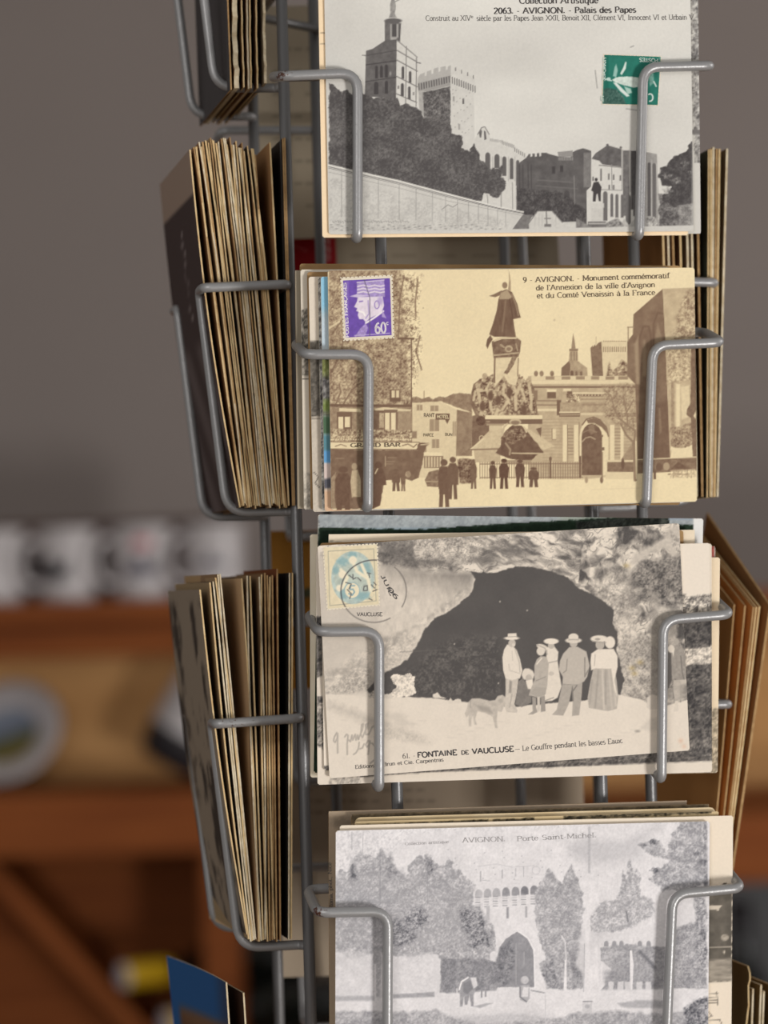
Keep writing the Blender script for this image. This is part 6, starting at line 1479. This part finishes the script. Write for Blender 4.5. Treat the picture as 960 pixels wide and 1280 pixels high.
mr_.inputs['From Min'].default_value = -.06; mr_.inputs['From Max'].default_value = .06
nt_.links.new(tc_.outputs['Object'], sp_.inputs[0]); nt_.links.new(sp_.outputs['Y'], mr_.inputs['Value']); nt_.links.new(mr_.outputs[0], rp_.inputs[0]); nt_.links.new(rp_.outputs[0], b_.inputs['Base Color'])
e_ = rp_.color_ramp.elements; e_[0].position = .0; e_[0].color = rgb(150, 130, 90); e_[1].position = 1; e_[1].color = rgb(186, 190, 196)
for ps, cc in ((.3, rgb(112, 104, 54)), (.42, rgb(96, 98, 60)), (.5, rgb(120, 130, 146)), (.7, rgb(140, 150, 168))):
    q = e_.new(ps); q.color = cc
link('painted_scene', mesh('painted_scene', v, f), M_SCENE, pl, R2)
# pale bottle leaning beside the rack
bb = at(212, 982, YS + .02)
bt = empty('tilted_flask', (bb.x, YS + .02, zc0 + .0295))
tag(bt, 'white tilted flask with a black foot, on the counter left of the rack', 'flask')
Rb = Matrix.Rotation(math.radians(32), 4, 'Y') @ Matrix.Scale(1.15, 4)
lathe('black_foot', [(0, 0), (.034, 0), (.043, .008), (.046, .034), (.0462, .040)], 28, M_DARKP, bt, Rb)
lathe('white_body', [(.046, .040), (.046, .14), (.038, .165), (.018, .18), (.016, .21), (0, .211)], 28, M_WHITE, bt, Rb)
# bottles lying in the wine rack
def bottle(px, py, label, az):
    c = at(px, py, YS + .02)
    o = empty('wine_bottle', (c.x, YS - .03, c.z))
    tag(o, label, 'wine bottle', 'wine bottles with yellow capsules')
    R = Matrix.Rotation(math.radians(az), 4, 'Z') @ Matrix.Rotation(math.radians(90), 4, 'Y')
    lathe('glass', [(0.0145, .062), (.0145, .10), (.030, .135), (.036, .16), (.036, .29), (.03, .30), (0, .295)], 24, M_BOTTLE, o, R)
    lathe('yellow_capsule', [(.0165, .0), (.0168, .003), (.0168, .06), (.0152, .072), (.0146, .072)], 24, M_FOIL, o, R)
    lathe('capsule_end', [(0, -.0012), (.015, -.001), (.0164, .0)], 24, M_FOILW, o, R)
    return o
bottle(158, 1214, 'yellow capped wine bottle lying in the rack, upper one', 38)
bottle(212, 1272, 'yellow capped wine bottle lying in the rack, lower one', 38)
# second counter unit, nearer, to the right of the rack
Y2 = 3.35
zt_, zb_ = at(930, 1018, Y2).z, at(930, 1104, Y2).z
x2 = at(742, 1060, Y2).x
CU = empty('counter_unit', (x2 + .7, Y2 + .25, FLOOR))
tag(CU, 'brown wooden counter unit in the right background, dark below its thick board', 'counter')
def cb(name, x0, x1, y0, y1, z0, z1, m=M_WOOD, bev=.005):
    l = CU.location
    return bevel_box(name, (x0 - l.x, x1 - l.x, y0 - l.y, y1 - l.y, z0 - l.z, z1 - l.z), m, CU, bev=bev)
zsh = at(930, 738, Y2 + .3).z
cb('counter_board', x2, x2 + 1.4, Y2, Y2 + .5, zb_, zt_)
cb('back_panel', x2, x2 + 1.4, Y2 + .40, Y2 + .43, zt_ + .001, zsh - .026, M_WOODP)
cb('top_shelf', x2, x2 + 1.4, Y2 + .26, Y2 + .45, zsh - .025, zsh)
cb('side_panel', x2, x2 + .03, Y2 + .02, Y2 + .48, FLOOR, zb_ - .001)
cb('side_panel', x2 + 1.37, x2 + 1.4, Y2 + .02, Y2 + .48, FLOOR, zb_ - .001)
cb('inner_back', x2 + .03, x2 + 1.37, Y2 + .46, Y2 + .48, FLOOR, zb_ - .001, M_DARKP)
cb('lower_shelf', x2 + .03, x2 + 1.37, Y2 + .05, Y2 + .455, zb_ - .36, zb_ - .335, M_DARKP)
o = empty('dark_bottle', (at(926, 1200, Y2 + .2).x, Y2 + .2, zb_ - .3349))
tag(o, 'dark bottle standing under the counter at the right', 'bottle')
lathe('glass', [(0, 0), (.034, 0), (.036, .004), (.036, .17), (.028, .20), (.014, .225), (.0135, .285)], 24, M_BOTTLE, o)
lathe('capsule', [(.0145, .25), (.0147, .29), (.013, .293), (0, .293)], 24, M_DARKP, o)
# pale cartons behind the rack
M_CART = mat_noise('pale_carton', rgb(176, 164, 150), rgb(188, 176, 162), 6, .8, .1)
def carton(px0, px1, pyt, pyb, Y, label):
    a, b = at(px0, pyb, Y), at(px1, pyt, Y)
    o = empty('carton', ((a.x + b.x) / 2, Y + .1, a.z)); tag(o, label, 'carton')
    w2, h2 = (b.x - a.x) / 2, b.z - a.z
    bevel_box('box_body', (-w2, w2, -.1, .1, 0, h2 - .004), M_CART, o, bev=.003)
    bevel_box('flap', (-w2, -.001, -.1, .1, h2 - .0035, h2), M_CART, o, bev=.001)
    bevel_box('flap', (.001, w2, -.1, .1, h2 - .0035, h2), M_CART, o, bev=.001)
    return o
ZB_ = at(340, 1236, 4.5).z
tb = empty('low_table', (at(385, 1236, 4.5).x, 4.57, FLOOR)); tag(tb, 'low wooden table behind the rack carrying pale cartons', 'table')
l = tb.location
hh = ZB_ - FLOOR
bevel_box('table_top', (-.13, .25, -.14, .14, hh - .03, hh), M_WOOD, tb)
for sx in (-.10, .22):
    for sy in (-.11, .11): bevel_box('leg', (sx - .02, sx + .02, sy - .02, sy + .02, 0, hh - .0305), M_WOOD, tb)
carton(303, 345, 1080, 1236, 4.45, 'narrow pale carton on the low table, left of the rack uprights')
carton(352, 440, 1000, 1236, 4.47, 'wide pale carton on the low table, behind the rack')
